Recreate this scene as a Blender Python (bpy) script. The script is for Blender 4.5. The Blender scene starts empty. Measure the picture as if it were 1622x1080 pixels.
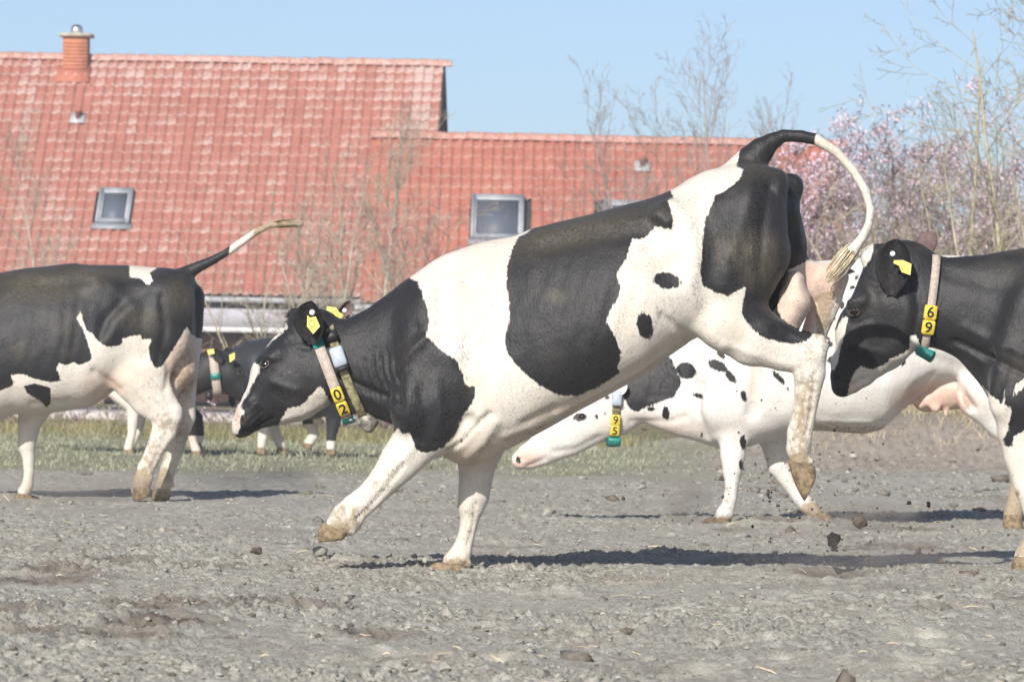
import bpy, bmesh, math, random
import numpy as np
from mathutils import Vector, Matrix
from mathutils.bvhtree import BVHTree

# ------------------------------------------------------------------ camera, sky, sun, exposure
SC = bpy.context.scene
FPX, W0, H0 = 8000.0, 1622.0, 1080.0          # focal length in photo pixels, photo size
CAMH, HORIZON, ROLL = 0.84, 579.0, 0.02
PITCH = math.atan((HORIZON - H0 / 2) / FPX)
FWD = np.array([0, math.cos(PITCH), math.sin(PITCH)])
UP0 = np.array([0, -math.sin(PITCH), math.cos(PITCH)])
RT0 = np.array([1.0, 0, 0])
CR, SR = math.cos(ROLL), math.sin(ROLL)
RT = CR * RT0 + SR * UP0
UPV = -SR * RT0 + CR * UP0
CAMP = np.array([0, 0, CAMH])

cd = bpy.data.cameras.new('camera'); cam = bpy.data.objects.new('camera', cd)
SC.collection.objects.link(cam)
cd.sensor_width = 36.0; cd.lens = 36.0 * FPX / W0
cd.clip_start = 0.5; cd.clip_end = 6000
m = Matrix(((RT[0], UPV[0], -FWD[0], 0), (RT[1], UPV[1], -FWD[1], 0), (RT[2], UPV[2], -FWD[2], CAMH), (0, 0, 0, 1)))
cam.matrix_world = m
cd.dof.use_dof = True; cd.dof.focus_distance = 20.4; cd.dof.aperture_fstop = 13.0
SC.camera = cam

SUN_TRAVEL = Vector((0.55, 1.62, -1.0)).normalized()
wd = bpy.data.worlds.new('World'); SC.world = wd; wd.use_nodes = True
nt = wd.node_tree; nt.nodes.clear()
sky = nt.nodes.new('ShaderNodeTexSky'); sky.sky_type = 'NISHITA'; sky.sun_disc = False
sky.sun_elevation = math.asin(-SUN_TRAVEL.z); sky.sun_rotation = math.atan2(-SUN_TRAVEL.x, -SUN_TRAVEL.y)
sky.air_density = 0.55; sky.dust_density = 1.1; sky.ozone_density = 1.6; sky.altitude = 0
bg = nt.nodes.new('ShaderNodeBackground'); bg.inputs[1].default_value = 0.11
out = nt.nodes.new('ShaderNodeOutputWorld')
nt.links.new(sky.outputs[0], bg.inputs[0]); nt.links.new(bg.outputs[0], out.inputs[0])

sl = bpy.data.lights.new('sun', 'SUN'); sl.energy = 4.8; sl.angle = math.radians(0.53); sl.color = (1.0, 0.955, 0.89)
so = bpy.data.objects.new('sun', sl); SC.collection.objects.link(so)
so.rotation_euler = SUN_TRAVEL.to_track_quat('-Z', 'Y').to_euler(); so.location = (-20, -30, 40)

vs = SC.view_settings
vs.view_transform = 'Standard'; vs.look = 'None'; vs.gamma = 1.0; vs.exposure = 0.35
vs.use_curve_mapping = False

# ------------------------------------------------------------------ helpers
def P(px, py, Y):
    """photo pixel + distance along the ground -> point"""
    d = RT * (px - W0 / 2) + UPV * (H0 / 2 - py) + FWD * FPX
    return CAMP + d * (Y / d[1])
def ray(px, py):
    d = RT * (px - W0 / 2) + UPV * (H0 / 2 - py) + FWD * FPX
    return d / np.linalg.norm(d)
def ground_point(px, py, z=0.0):
    d = ray(px, py); return CAMP + d * ((z - CAMH) / d[2])
def proj(V):
    D = np.asarray(V) - CAMP
    f = D @ FWD
    return W0 / 2 + FPX * (D @ RT) / f, H0 / 2 - FPX * (D @ UPV) / f

def link(o, parent=None):
    SC.collection.objects.link(o)
    if parent is not None: o.parent = parent
    return o
def tag(o, label=None, cat=None, group=None, kind=None):
    if label: o['label'] = label
    if cat: o['category'] = cat
    if group: o['group'] = group
    if kind: o['kind'] = kind
    return o
def empty(name, loc):
    o = bpy.data.objects.new(name, None); o.location = loc; o.empty_display_size = 0.1
    return link(o)
def mesh(name, V, F, mats=None, smooth=False, attrs=None):
    """F: list of index arrays, each (n,3) or (n,4)"""
    V = np.asarray(V, np.float32)
    if isinstance(F, np.ndarray): F = [F]
    F = [np.asarray(f, np.int32) for f in F if len(f)]
    me = bpy.data.meshes.new(name)
    nl = sum(f.size for f in F); npoly = sum(len(f) for f in F)
    me.vertices.add(len(V)); me.vertices.foreach_set('co', V.ravel())
    me.loops.add(nl); me.polygons.add(npoly)
    me.loops.foreach_set('vertex_index', np.concatenate([f.ravel() for f in F]))
    tot = np.concatenate([np.full(len(f), f.shape[1], np.int32) for f in F])
    me.polygons.foreach_set('loop_start', np.concatenate([[0], np.cumsum(tot)[:-1]]).astype(np.int32))
    me.polygons.foreach_set('loop_total', tot)
    if smooth: me.polygons.foreach_set('use_smooth', np.ones(npoly, bool))
    for k, a in (attrs or {}).items():
        at = me.attributes.new(k, 'FLOAT', 'POINT'); at.data.foreach_set('value', np.asarray(a, np.float32))
    me.update(); me.validate()
    for mt in (mats or []): me.materials.append(mt)
    return me
def obj(name, me, parent=None, loc=None):
    """mesh vertices are in world space; loc = origin to subtract"""
    o = bpy.data.objects.new(name, me); link(o, parent)
    return o
def part(name, V, F, mat, parent=None, smooth=False, attrs=None):
    V = np.asarray(V, float)
    if parent is not None: V = V - np.array(parent.location)
    o = bpy.data.objects.new(name, mesh(name, V, F, [mat] if mat else None, smooth, attrs))
    return link(o, parent)
def solo(name, V, F, mat, smooth=False, attrs=None):
    """a one-mesh thing with its origin at its base"""
    V = np.asarray(V, float); c = np.array([(V[:, 0].min() + V[:, 0].max()) / 2, (V[:, 1].min() + V[:, 1].max()) / 2, V[:, 2].min()])
    o = bpy.data.objects.new(name, mesh(name, V - c, F, [mat], smooth, attrs)); o.location = c
    return link(o)

BOXF = np.array([[0, 3, 2, 1], [4, 5, 6, 7], [0, 1, 5, 4], [1, 2, 6, 5], [2, 3, 7, 6], [3, 0, 4, 7]])
class MB:
    def __init__(s): s.V = []; s.Q = []; s.T = []; s.n = 0
    def add(s, V, F):
        V = np.asarray(V, float); F = np.asarray(F) + s.n
        s.V.append(V); (s.Q if F.shape[1] == 4 else s.T).append(F); s.n += len(V)
    def box(s, c, sx, sy, sz, X=(1, 0, 0), Yv=(0, 1, 0), Z=(0, 0, 1)):
        X, Yv, Z, c = map(lambda a: np.asarray(a, float), (X, Yv, Z, c))
        V = [c + X * sx * a / 2 + Yv * sy * b / 2 + Z * sz * e / 2 for e in (-1, 1) for a, b in ((-1, -1), (1, -1), (1, 1), (-1, 1))]
        s.add(V, BOXF)
    def tube(s, pts, rad, k=5):
        pts = np.asarray(pts, float); n = len(pts); rad = np.broadcast_to(np.asarray(rad, float), (n,))
        T = np.gradient(pts, axis=0); T /= np.linalg.norm(T, axis=1)[:, None] + 1e-9
        ref = np.array([0.31, 0.9, 0.29]) if abs(T[0][1]) < 0.8 else np.array([1.0, 0.1, 0.2])
        A = np.cross(T, ref); A /= np.linalg.norm(A, axis=1)[:, None] + 1e-9; B = np.cross(T, A)
        th = np.arange(k) * 2 * math.pi / k
        R = pts[:, None] + rad[:, None, None] * (A[:, None] * np.cos(th)[None, :, None] + B[:, None] * np.sin(th)[None, :, None])
        i = (np.arange(n - 1) * k)[:, None]; j = np.arange(k)[None]; j2 = (j + 1) % k
        s.add(R.reshape(-1, 3), np.stack([i + j, i + j2, i + k + j2, i + k + j], -1).reshape(-1, 4))
    def out(s):
        F = []
        if s.Q: F.append(np.concatenate(s.Q))
        if s.T: F.append(np.concatenate(s.T))
        return np.concatenate(s.V), F

def captube(pts, rad, k=8):
    """closed tube -> V, F"""
    b = MB(); b.tube(pts, rad, k); V, F = b.out(); n = len(pts)
    V = np.vstack([V, pts[0], pts[-1]]); a = len(V) - 2
    T = [[a, (q + 1) % k, q] for q in range(k)] + [[a + 1, (n - 1) * k + q, (n - 1) * k + (q + 1) % k] for q in range(k)]
    return V, F + [np.array(T)]

# ---- numpy noise
def _hash(ix, iy, iz, seed):
    h = (ix.astype(np.int64) * 374761393 + iy.astype(np.int64) * 668265263 + iz.astype(np.int64) * 2147483647 + seed * 144269) & 0xffffffff
    h = ((h ^ (h >> 13)) * 1274126177) & 0xffffffff
    h = ((h ^ (h >> 16)) * 2246822519) & 0xffffffff
    return ((h ^ (h >> 15)) & 0xffffff).astype(np.float32) / 16777215.0
def vnoise2(x, y, seed=0):
    ix = np.floor(x); iy = np.floor(y); fx = x - ix; fy = y - iy
    fx = fx * fx * (3 - 2 * fx); fy = fy * fy * (3 - 2 * fy)
    ix = ix.astype(np.int64); iy = iy.astype(np.int64); z = np.zeros_like(ix)
    a = _hash(ix, iy, z, seed); b = _hash(ix + 1, iy, z, seed); c = _hash(ix, iy + 1, z, seed); d = _hash(ix + 1, iy + 1, z, seed)
    return (a + (b - a) * fx) * (1 - fy) + (c + (d - c) * fx) * fy - 0.5
def vnoise3(x, y, z, seed=0):
    k = np.floor(z); f = z - k; f = f * f * (3 - 2 * f)
    return vnoise2(x + 17.3 * k, y + 9.7 * k, seed) * (1 - f) + vnoise2(x + 17.3 * (k + 1), y + 9.7 * (k + 1), seed) * f
def worley(x, y, seed=0):
    ix = np.floor(x); iy = np.floor(y); best = np.full(x.shape, 9.0, np.float32); val = np.zeros(x.shape, np.float32)
    for dx in (-1, 0, 1):
        for dy in (-1, 0, 1):
            cx = (ix + dx).astype(np.int64); cy = (iy + dy).astype(np.int64); z = np.zeros_like(cx)
            qx = cx + _hash(cx, cy, z, seed); qy = cy + _hash(cx, cy, z + 1, seed)
            d = np.sqrt((qx - x) ** 2 + (qy - y) ** 2).astype(np.float32)
            r = _hash(cx, cy, z + 2, seed)
            mk = d < best; best = np.where(mk, d, best); val = np.where(mk, r, val)
    return best, val
def sstep(a, b, x):
    t = np.clip((x - a) / (b - a), 0, 1); return t * t * (3 - 2 * t)

# ---- materials
def hexc(c): return (c[0], c[1], c[2], 1.0)
class MT:
    def __init__(s, name, rough=0.8, spec=0.3):
        s.m = bpy.data.materials.new(name); s.m.use_nodes = True; s.t = s.m.node_tree
        s.b = s.t.nodes['Principled BSDF']; s.b.inputs['Roughness'].default_value = rough
        s.b.inputs['Specular IOR Level'].default_value = spec
        s._co = None
    def n(s, ty, **kw):
        x = s.t.nodes.new(ty)
        for k, v in kw.items(): setattr(x, k, v)
        return x
    def l(s, a, b): s.t.links.new(a, b)
    def setin(s, node, i, v):
        if hasattr(v, 'links') or isinstance(v, bpy.types.NodeSocket): s.l(v, node.inputs[i])
        else: node.inputs[i].default_value = v
    def coords(s, scale=(1, 1, 1), rot=(0, 0, 0), world=False, obj=True):
        mp = s.n('ShaderNodeMapping'); mp.inputs['Scale'].default_value = scale; mp.inputs['Rotation'].default_value = rot
        if world:
            g = s.n('ShaderNodeNewGeometry'); s.l(g.outputs['Position'], mp.inputs[0])
        else:
            t = s.n('ShaderNodeTexCoord'); s.l(t.outputs['Object'], mp.inputs[0])
        return mp.outputs[0]
    def noise(s, scale, detail=4, rough=0.55, co=None, dist=0.0):
        x = s.n('ShaderNodeTexNoise'); x.inputs['Scale'].default_value = scale; x.inputs['Detail'].default_value = detail
        x.inputs['Roughness'].default_value = rough; x.inputs['Distortion'].default_value = dist
        if co is not None: s.l(co, x.inputs['Vector'])
        return x.outputs['Fac']
    def mth(s, op, a, b=0.0, clamp=False):
        x = s.n('ShaderNodeMath', operation=op); x.use_clamp = clamp
        s.setin(x, 0, a); s.setin(x, 1, b); return x.outputs[0]
    def mr(s, v, a, b, c=0.0, d=1.0, smooth=True):
        x = s.n('ShaderNodeMapRange'); x.interpolation_type = 'SMOOTHSTEP' if smooth else 'LINEAR'
        s.setin(x, 0, v); x.inputs[1].default_value = a; x.inputs[2].default_value = b; x.inputs[3].default_value = c; x.inputs[4].default_value = d
        return x.outputs[0]
    def mix(s, f, a, b, blend='MIX'):
        x = s.n('ShaderNodeMix', data_type='RGBA', blend_type=blend)
        s.setin(x, 0, f)
        for i, v in ((6, a), (7, b)):
            if isinstance(v, tuple): x.inputs[i].default_value = hexc(v)
            else: s.l(v, x.inputs[i])
        return x.outputs[2]
    def attr(s, name):
        x = s.n('ShaderNodeAttribute', attribute_name=name); return x.outputs['Fac']
    def rnd(s):
        return s.n('ShaderNodeObjectInfo').outputs['Random']
    def color(s, v):
        if isinstance(v, tuple): s.b.inputs['Base Color'].default_value = hexc(v)
        else: s.l(v, s.b.inputs['Base Color'])
    def bump(s, h, strength=0.5, dist=0.01):
        x = s.n('ShaderNodeBump'); x.inputs['Strength'].default_value = strength; x.inputs['Distance'].default_value = dist
        s.l(h, x.inputs['Height']); s.l(x.outputs[0], s.b.inputs['Normal'])
def simple(name, c, rough=0.7, spec=0.3, var=0.15, scale=20, bump=0.0, metal=0.0):
    t = MT(name, rough, spec); n = t.noise(scale, 4, 0.6, t.coords())
    lo = tuple(x * (1 - var) for x in c); hi = tuple(min(1, x * (1 + var)) for x in c)
    t.color(t.mix(t.mr(n, 0.3, 0.7), lo, hi)); t.b.inputs['Metallic'].default_value = metal
    if bump: t.bump(n, bump, 0.005)
    return t.m

# ------------------------------------------------------------------ ground
def bank(X, Y):
    """low soil bank on the right, beyond the churned field"""
    a = sstep(1.6, 3.4, X) * sstep(43.0, 47.0, Y)
    return 0.42 * a
_pr = np.random.default_rng(77)
PITS = [(ground_point(px, py)[0], ground_point(px, py)[1], 0.07 + 0.05 * _pr.random(), 0.035 + 0.03 * _pr.random()) for px, py in
        [(470, 966), (770, 988), (80, 1045), (25, 1020), (1180, 1015), (990, 1000), (1330, 930), (1560, 960), (1450, 955), (330, 905), (620, 1040), (1040, 1060), (1240, 1050), (1500, 1045), (250, 985), (880, 940)]
        + [(_pr.random() * 1700 - 40, 800 + 270 * _pr.random()) for _ in range(34)]]
def pits(X, Y):
    h = np.zeros_like(X); d = np.zeros_like(X)
    for x, y, r, a in PITS:
        q = np.sqrt((X - x) ** 2 + ((Y - y) / 1.6) ** 2) / r
        h = np.where(q < 2.6, np.maximum(h, 0.35 * a * np.exp(-((q - 1.4) / 0.45) ** 2)) - a * np.exp(-q ** 4), h); d = np.maximum(d, np.exp(-(q / 1.5) ** 4))
    return h, d
def ground_h(X, Y, fine=True):
    X = np.asarray(X, float); Y = np.asarray(Y, float)
    h = 0.035 * vnoise2(X * 0.7, Y * 0.5, 3) + 0.030 * vnoise2(X * 2.1, Y * 1.7, 5) + bank(X, Y)
    if fine:
        wx = X + 0.05 * vnoise2(X * 9, Y * 9, 31); wy = Y + 0.05 * vnoise2(X * 9, Y * 9, 32)
        rough = 0.30 + 1.5 * np.clip(vnoise2(X * 1.3 + 7, Y * 0.9, 8) + 0.45 + 0.5 * vnoise2(X * 4, Y * 3, 18), 0, 1) ** 1.3
        rough = rough * np.where(Y < 33, 1.0, 0.8) * (1 - 0.75 * grass_zone(X, Y)) + 1.6 * sstep(1.0, 2.5, X) * sstep(38, 43, Y)
        h = h + pits(X, Y)[0] * (0.4 + 0.9 * (vnoise2(X * 14, Y * 12, 33) + 0.5))
        d, r = worley(wx * 9, wy * 8, 11)
        h = h + rough * 0.014 * np.sqrt(np.clip(0.34 * (0.3 + r) - d * d, 0, 1))
        d, r = worley(wx * 22 + 3, wy * 20, 12)
        h = h + rough * 0.014 * np.sqrt(np.clip(0.40 * (0.25 + r) - d * d, 0, 1))
        d, r = worley(wx * 50 + 3, wy * 44, 13)
        h = h + rough * 0.013 * np.sqrt(np.clip(0.40 * (0.3 + r) - d * d, 0, 1))
        h = h + rough * (0.014 * vnoise2(X * 30, Y * 26, 14) + 0.018 * vnoise2(X * 80, Y * 55, 15))
    return h
def grass_zone(X, Y):
    e = 36.6 + 5.0 * vnoise2(X * 0.8, Y * 0.15, 21) + 4.0 * vnoise2(X * 2.6, Y * 0.5, 22)
    left = sstep(-1.6, 2.6, Y - e) * (1 - sstep(0.6, 2.4, X + 0.8 * vnoise2(X, Y * 0.4, 23)))
    right = 0.75 * sstep(0.12, 0.30, vnoise2(X * 1.1 + 4, Y * 0.35, 24) + 0.12 * vnoise2(X * 5, Y * 2, 25)) * sstep(29, 36, Y)
    bk = 0.9 * sstep(1.8, 3.6, X) * sstep(46.0, 47.5, Y)
    return np.clip(np.maximum(np.maximum(left, right), bk), 0, 1)

def m_soil():
    t = MT('dry_churned_soil', 0.95, 0.15)
    co = t.coords(world=True)
    n1 = t.noise(1.1, 3, 0.6, co); n2 = t.noise(16, 5, 0.65, co); n3 = t.noise(90, 4, 0.7, co)
    c = t.mix(t.mr(n2, 0.3, 0.72), (0.258, 0.243, 0.206), (0.468, 0.450, 0.392))
    c = t.mix(t.mr(n1, 0.48, 0.75, 0, 0.55), c, (0.26, 0.215, 0.165))
    c = t.mix(t.mr(n3, 0.35, 0.75, 0, 0.5), c, (0.48, 0.462, 0.402))
    damp_dark = t.mth('MAXIMUM', t.mth('MULTIPLY', t.mr(t.noise(4.5, 5, 0.65, co), 0.60, 0.72), 0.6), t.mth('MULTIPLY', t.attr('damp_dark'), t.mr(n2, 0.3, 0.6, 0.4, 1.0)))
    c = t.mix(damp_dark, c, (0.105, 0.080, 0.060))
    g = t.attr('grass')
    gn = t.mr(t.noise(30, 4, 0.7, co), 0.35, 0.62)
    c = t.mix(t.mth('MULTIPLY', g, t.mr(gn, 0, 1, 0.35, 0.95)), c, t.mix(n2, (0.16, 0.165, 0.085), (0.30, 0.28, 0.17)))
    bkc = t.attr('bank')
    c = t.mix(t.mth('MULTIPLY', bkc, 0.40), c, (0.31, 0.225, 0.18))
    t.color(c); t.bump(t.mth('ADD', n3, t.mth('MULTIPLY', n2, 0.7)), 0.9, 0.012)
    return t.m
M_SOIL = m_soil()

def build_ground():
    ys = [12.4]
    while ys[-1] < 59: ys.append(ys[-1] + (0.019 if ys[-1] < 22 else 0.019 + (ys[-1] - 22) * 0.0028))
    ys = np.array(ys); nc = 390
    v = np.linspace(-1, 1, nc); u = np.where(np.abs(v) < 0.84, v, np.sign(v))   # most columns inside the view, the rest in the margins
    Y = np.repeat(ys[:, None], nc, 1); X = (0.1045 * Y + 0.10) * np.clip(v / 0.84, -1, 1)[None] + 2.4 * (np.sign(v) * np.clip(np.abs(v) - 0.84, 0, 1) / 0.16)[None]; u = v
    h = ground_h(X, Y)
    edge = np.minimum(np.minimum(sstep(1.0, 0.965, np.abs(u))[None] * np.ones_like(Y), sstep(12.4, 12.7, Y)), sstep(59, 57, Y))
    Z = h * edge - 0.16 * (1 - edge)
    n, k = Y.shape
    i = (np.arange(n - 1) * k)[:, None]; j = np.arange(k - 1)[None]
    F = np.stack([i + j, i + j + 1, i + k + j + 1, i + k + j], -1).reshape(-1, 4)
    me = mesh('field', np.stack([X, Y, Z], -1).reshape(-1, 3), F, [M_SOIL], True,
              {'grass': grass_zone(X, Y).ravel(), 'bank': (sstep(1.2, 3.0, X) * sstep(40, 44, Y)).ravel(), 'damp_dark': (pits(X, Y)[1] * (vnoise2(X * 0.8, Y * 0.5, 91) > -0.1)).ravel()})  # pit hollows and inner rims take the darker soil colour in places
    tag(link(bpy.data.objects.new('field', me)), kind='structure')
    # sheet to the horizon
    t = MT('meadow_ground', 0.95, 0.1); co = t.coords(world=True)
    g = t.mix(t.mr(t.noise(0.5, 5, 0.6, co), 0.35, 0.65), (0.15, 0.155, 0.075), (0.27, 0.24, 0.135))
    g = t.mix(t.mr(t.noise(6, 4, 0.7, co), 0.4, 0.7, 0, 0.5), g, (0.24, 0.205, 0.13))
    sx = t.n('ShaderNodeSeparateXYZ'); t.l(co, sx.inputs[0])
    t.color(t.mix(t.mr(sx.outputs[1], 36, 50), (0.28, 0.24, 0.21), g)); t.bump(t.noise(9, 5, 0.7, co), 0.8, 0.08)
    xs = np.array([-3000, -600, -150, -40, -12, 0, 12, 40, 150, 600, 3000.0]); yy = np.array([-300, -60, 0, 20, 40, 60, 75, 90, 110, 150, 300, 1000, 4500.0])
    Xb, Yb = np.meshgrid(xs, yy); V = np.stack([Xb, Yb, np.full_like(Xb, -0.09)], -1).reshape(-1, 3); k = len(xs)
    i = (np.arange(len(yy) - 1) * k)[:, None]; j = np.arange(k - 1)[None]
    F = np.stack([i + j, i + j + 1, i + k + j + 1, i + k + j], -1).reshape(-1, 4)
    tag(link(bpy.data.objects.new('ground', mesh('ground', V, F, [t.m]))), kind='structure')
    # pale paved yard before the house
    m = simple('pale_paving', (0.50, 0.46, 0.43), 0.9, 0.2, 0.12, 6)
    b = MB(); b.box((-8, 80, -0.05), 18, 10, 0.10); V, F = b.out()
    tag(link(bpy.data.objects.new('yard_paving', mesh('yard_paving', V, F, [m]))), kind='structure')
build_ground()

def scatter(n, rng, y0, y1, power=1.0, keep=None):
    """ground spots, denser where the camera is near"""
    Y = y0 + (y1 - y0) * rng.random(n) ** power
    X = (0.1045 * Y + 1.2) * (rng.random(n) * 2 - 1)
    if keep is not None:
        k = keep(X, Y) > rng.random(n); X, Y = X[k], Y[k]
    return X, Y

def build_clods():
    rng = np.random.default_rng(5)
    bm = bmesh.new(); bmesh.ops.create_icosphere(bm, subdivisions=1, radius=1.0)
    base = np.array([v.co[:] for v in bm.verts]); tri = np.array([[v.index for v in f.verts] for f in bm.faces]); bm.free()
    nv = len(base)
    X, Y = scatter(12500, rng, 12.8, 36, 1.6, lambda X, Y: 0.35 + 0.65 * sstep(-0.15, 0.2, vnoise2(X * 1.3 + 7, Y * 0.9, 8)))
    X2, Y2 = scatter(2600, rng, 34, 49, 1.0, lambda X, Y: 0.15 + 0.85 * sstep(0.5, 2.5, X)); k0 = len(X); X = np.concatenate([X, X2]); Y = np.concatenate([Y, Y2])
    n = len(X); s = (1 + 0.9 * (np.arange(n) >= k0)) * (0.005 + 0.008 * rng.random(n) ** 2 + 0.030 * (rng.random(n) > 0.982) * rng.random(n))
    Z = ground_h(X, Y)
    jit = 0.5 + 1.0 * rng.random((n, nv, 1))
    ax = np.stack([0.8 + 0.7 * rng.random(n), 0.8 + 0.7 * rng.random(n), 0.45 + 0.3 * rng.random(n)], -1)
    a = rng.random(n) * 6.283; ca, sa = np.cos(a)[:, None], np.sin(a)[:, None]
    V = base[None] * jit * ax[:, None] * s[:, None, None]
    V = np.stack([V[..., 0] * ca - V[..., 1] * sa, V[..., 0] * sa + V[..., 1] * ca, V[..., 2]], -1)
    V += np.stack([X, Y, Z + s * 0.25], -1)[:, None]
    F = (tri[None] + (np.arange(n) * nv)[:, None, None]).reshape(-1, 3)
    me = mesh('soil_clods', V.reshape(-1, 3), F, [M_SOIL], False, {'grass': np.zeros(n * nv), 'bank': np.zeros(n * nv), 'damp_dark': np.repeat(np.where(s > 0.017, 0.85 * (rng.random(n) > 0.35), 0.9 * (rng.random(n) > 0.92)), nv)})
    tag(link(bpy.data.objects.new('soil_clods', me)), 'grey crumbly soil clods strewn over the churned field', 'soil', kind='stuff')
build_clods()

def blades(name, X, Y, h, lean, wid, mat, rng, label, cat, per=5, spread=0.03):
    n = len(X) * per
    X = np.repeat(X, per) + rng.normal(0, spread, n); Y = np.repeat(Y, per) + rng.normal(0, spread, n)
    h = np.repeat(h, per) * (0.5 + 0.8 * rng.random(n)); Z = ground_h(X, Y, False) - 0.01
    a = rng.random(n) * 6.283; l = lean * (0.3 + rng.random(n)) * h; w = wid * (0.6 + 0.8 * rng.random(n))
    b = rng.random(n) * 6.283
    dx, dy = np.cos(a) * l, np.sin(a) * l; wx, wy = np.cos(b) * w, np.sin(b) * w
    p = lambda sx, t, z: np.stack([X + sx * wx + dx * t, Y + sx * wy + dy * t, Z + h * z], -1)
    V = np.stack([p(-1, 0, 0), p(1, 0, 0), p(0.75, 0.35, 0.6), p(-0.75, 0.35, 0.6), p(0, 1.0, 0.95)], 1).reshape(-1, 3)
    i = (np.arange(n) * 5)[:, None]
    me = mesh(name, V, [i + np.array([[0, 1, 2, 3]]), i + np.array([[3, 2, 4]])], [mat], False)
    tag(link(bpy.data.objects.new(name, me)), label, cat, kind='stuff')
def m_grass(name, a, b):
    t = MT(name, 0.7, 0.25); co = t.coords(world=True)
    t.color(t.mix(t.mr(t.noise(3, 4, 0.7, co), 0.3, 0.7), a, b)); return t.m
def build_grass():
    rng = np.random.default_rng(9)
    mg = m_grass('pasture_grass', (0.20, 0.225, 0.14), (0.35, 0.345, 0.25))
    X, Y = scatter(19000, rng, 30, 58, 1.0, lambda X, Y: grass_zone(X, Y) ** 1.8 * (1 - sstep(1.5, 3, X) * sstep(45, 47, Y)) * (0.25 + 0.75 * sstep(-0.2, 0.15, vnoise2(X * 2.3, Y * 0.8, 27))))
    blades('pasture_grass', X, Y, 0.022 + 0.04 * rng.random(len(X)) ** 2 + 0.02 * sstep(40, 46, Y), 0.9, 0.0042, mg, rng, 'short green grass along the back edge of the field', 'grass', 5, 0.04)
    # small weeds on the bare soil
    X, Y = scatter(60, rng, 14, 36, 1.3)
    blades('weed_sprigs', X, Y, np.full(len(X), 0.022), 1.3, 0.0035, m_grass('weed_leaf', (0.10, 0.14, 0.045), (0.20, 0.23, 0.09)), rng, 'tiny green weed sprigs dotted over the bare soil', 'weeds', 9, 0.022)
    md = m_grass('dry_grass', (0.25, 0.22, 0.12), (0.50, 0.41, 0.28))
    X, Y = scatter(8500, rng, 44.6, 55, 1.0, lambda X, Y: sstep(1.9, 3.4, X + 0.8 * vnoise2(X * 2, Y * 2, 77)) * (0.30 + 0.70 * sstep(-0.1, 0.2, vnoise2(X * 1.6, Y * 1.1, 78))))
    blades('dry_bank_grass', X, Y, 0.05 + 0.22 * rng.random(len(X)) ** 1.6, 1.1, 0.0032, md, rng, 'tall dry straw-coloured grass on the soil bank', 'dry grass', 5, 0.05)
    X, Y = scatter(2500, rng, 52, 58, 1.0, lambda X, Y: 1 - sstep(0.5, 2, X))
    blades('verge_grass', X, Y, 0.06 + 0.14 * rng.random(len(X)), 0.8, 0.005, m_grass('olive_grass', (0.15, 0.15, 0.06), (0.30, 0.26, 0.14)), rng, 'rough olive grass behind the pasture', 'grass', 5, 0.05)
    # straw bits lying on the soil
    X, Y = scatter(420, rng, 13, 34, 1.3); n = len(X); b = MB()
    for i in range(n):
        a = rng.random() * 6.283; L = (0.02 + 0.07 * rng.random() ** 2); Z = float(ground_h(X[i:i+1], Y[i:i+1])[0]) + 0.006
        d = np.array([math.cos(a), math.sin(a), 0.25 * rng.normal()]) * L / 2
        c = np.array([X[i], Y[i], Z]); b.tube([c - d, c + d * 0.1 + [0, 0, 0.004], c + d], [0.0018, 0.0022, 0.0016], 3)
    V, F = b.out(); me = mesh('straw_bits', V, F, [simple('straw', (0.62, 0.53, 0.36), 0.6, 0.3)])
    tag(link(bpy.data.objects.new('straw_bits', me)), 'pale straw bits scattered on the soil', 'straw', kind='stuff')
build_grass()

# ------------------------------------------------------------------ house and annex
def m_tile(name, base, dark, lich):
    t = MT(name, 0.55, 0.4); co = t.coords(world=True)
    c = t.mix(t.mr(t.noise(2.2, 5, 0.65, co), 0.3, 0.7), dark, base)
    c = t.mix(t.mr(t.noise(17, 3, 0.6, co), 0.35, 0.7, 0, 0.6), c, tuple(x * 0.8 for x in dark))
    tv = t.attr('tv'); wear = t.attr('wear')
    n = t.noise(24, 4, 0.7, co); n2 = t.noise(1.0, 3, 0.6, co)
    lv = t.mth('ADD', t.mth('ADD', n, t.mth('MULTIPLY', t.mth('SUBTRACT', 1.0, tv), 0.34)), t.mth('ADD', wear, t.mth('MULTIPLY', n2, 0.25)))
    c = t.mix(t.mr(lv, 0.80, 1.06, 0, lich), c, (0.52, 0.42, 0.375))
    t.color(c); t.bump(n, 0.15, 0.01)
    return t.m
M_TILE = m_tile('red_clay_pantile', (0.395, 0.158, 0.118), (0.32, 0.122, 0.092), 0.72)
M_TILE2 = m_tile('orange_red_pantile', (0.41, 0.152, 0.104), (0.335, 0.115, 0.080), 0.5)
TU, TV = 0.200, 0.31
def tile_shape():
    us = np.array([0.0, 0.04, 0.085, 0.115, 0.15, 0.185, 0.218]); hs = np.array([0.020, 0.006, 0.002, 0.012, 0.040, 0.048, 0.028])
    V = []; tv = []
    for v, lift, w in ((0.0, 0.030, 0.0), (0.03, 0.030, 0.25), (TV + 0.05, 0.004, 1.0)):
        for u, h in zip(us, hs): V.append((u, v, h + lift)); tv.append(w)
    n = len(us)
    for u, h in zip(us, hs): V.append((u, 0.004, h + lift * 0 + 0.006)); tv.append(0.0)
    F = [[r * n + i, r * n + i + 1, (r + 1) * n + i + 1, (r + 1) * n + i] for r in range(2) for i in range(n - 1)]
    F += [[3 * n + i, 3 * n + i + 1, i + 1, i] for i in range(n - 1)]
    return np.array(V), np.array(F), np.array(tv)
TILE_V, TILE_F, TILE_T = tile_shape()

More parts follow.
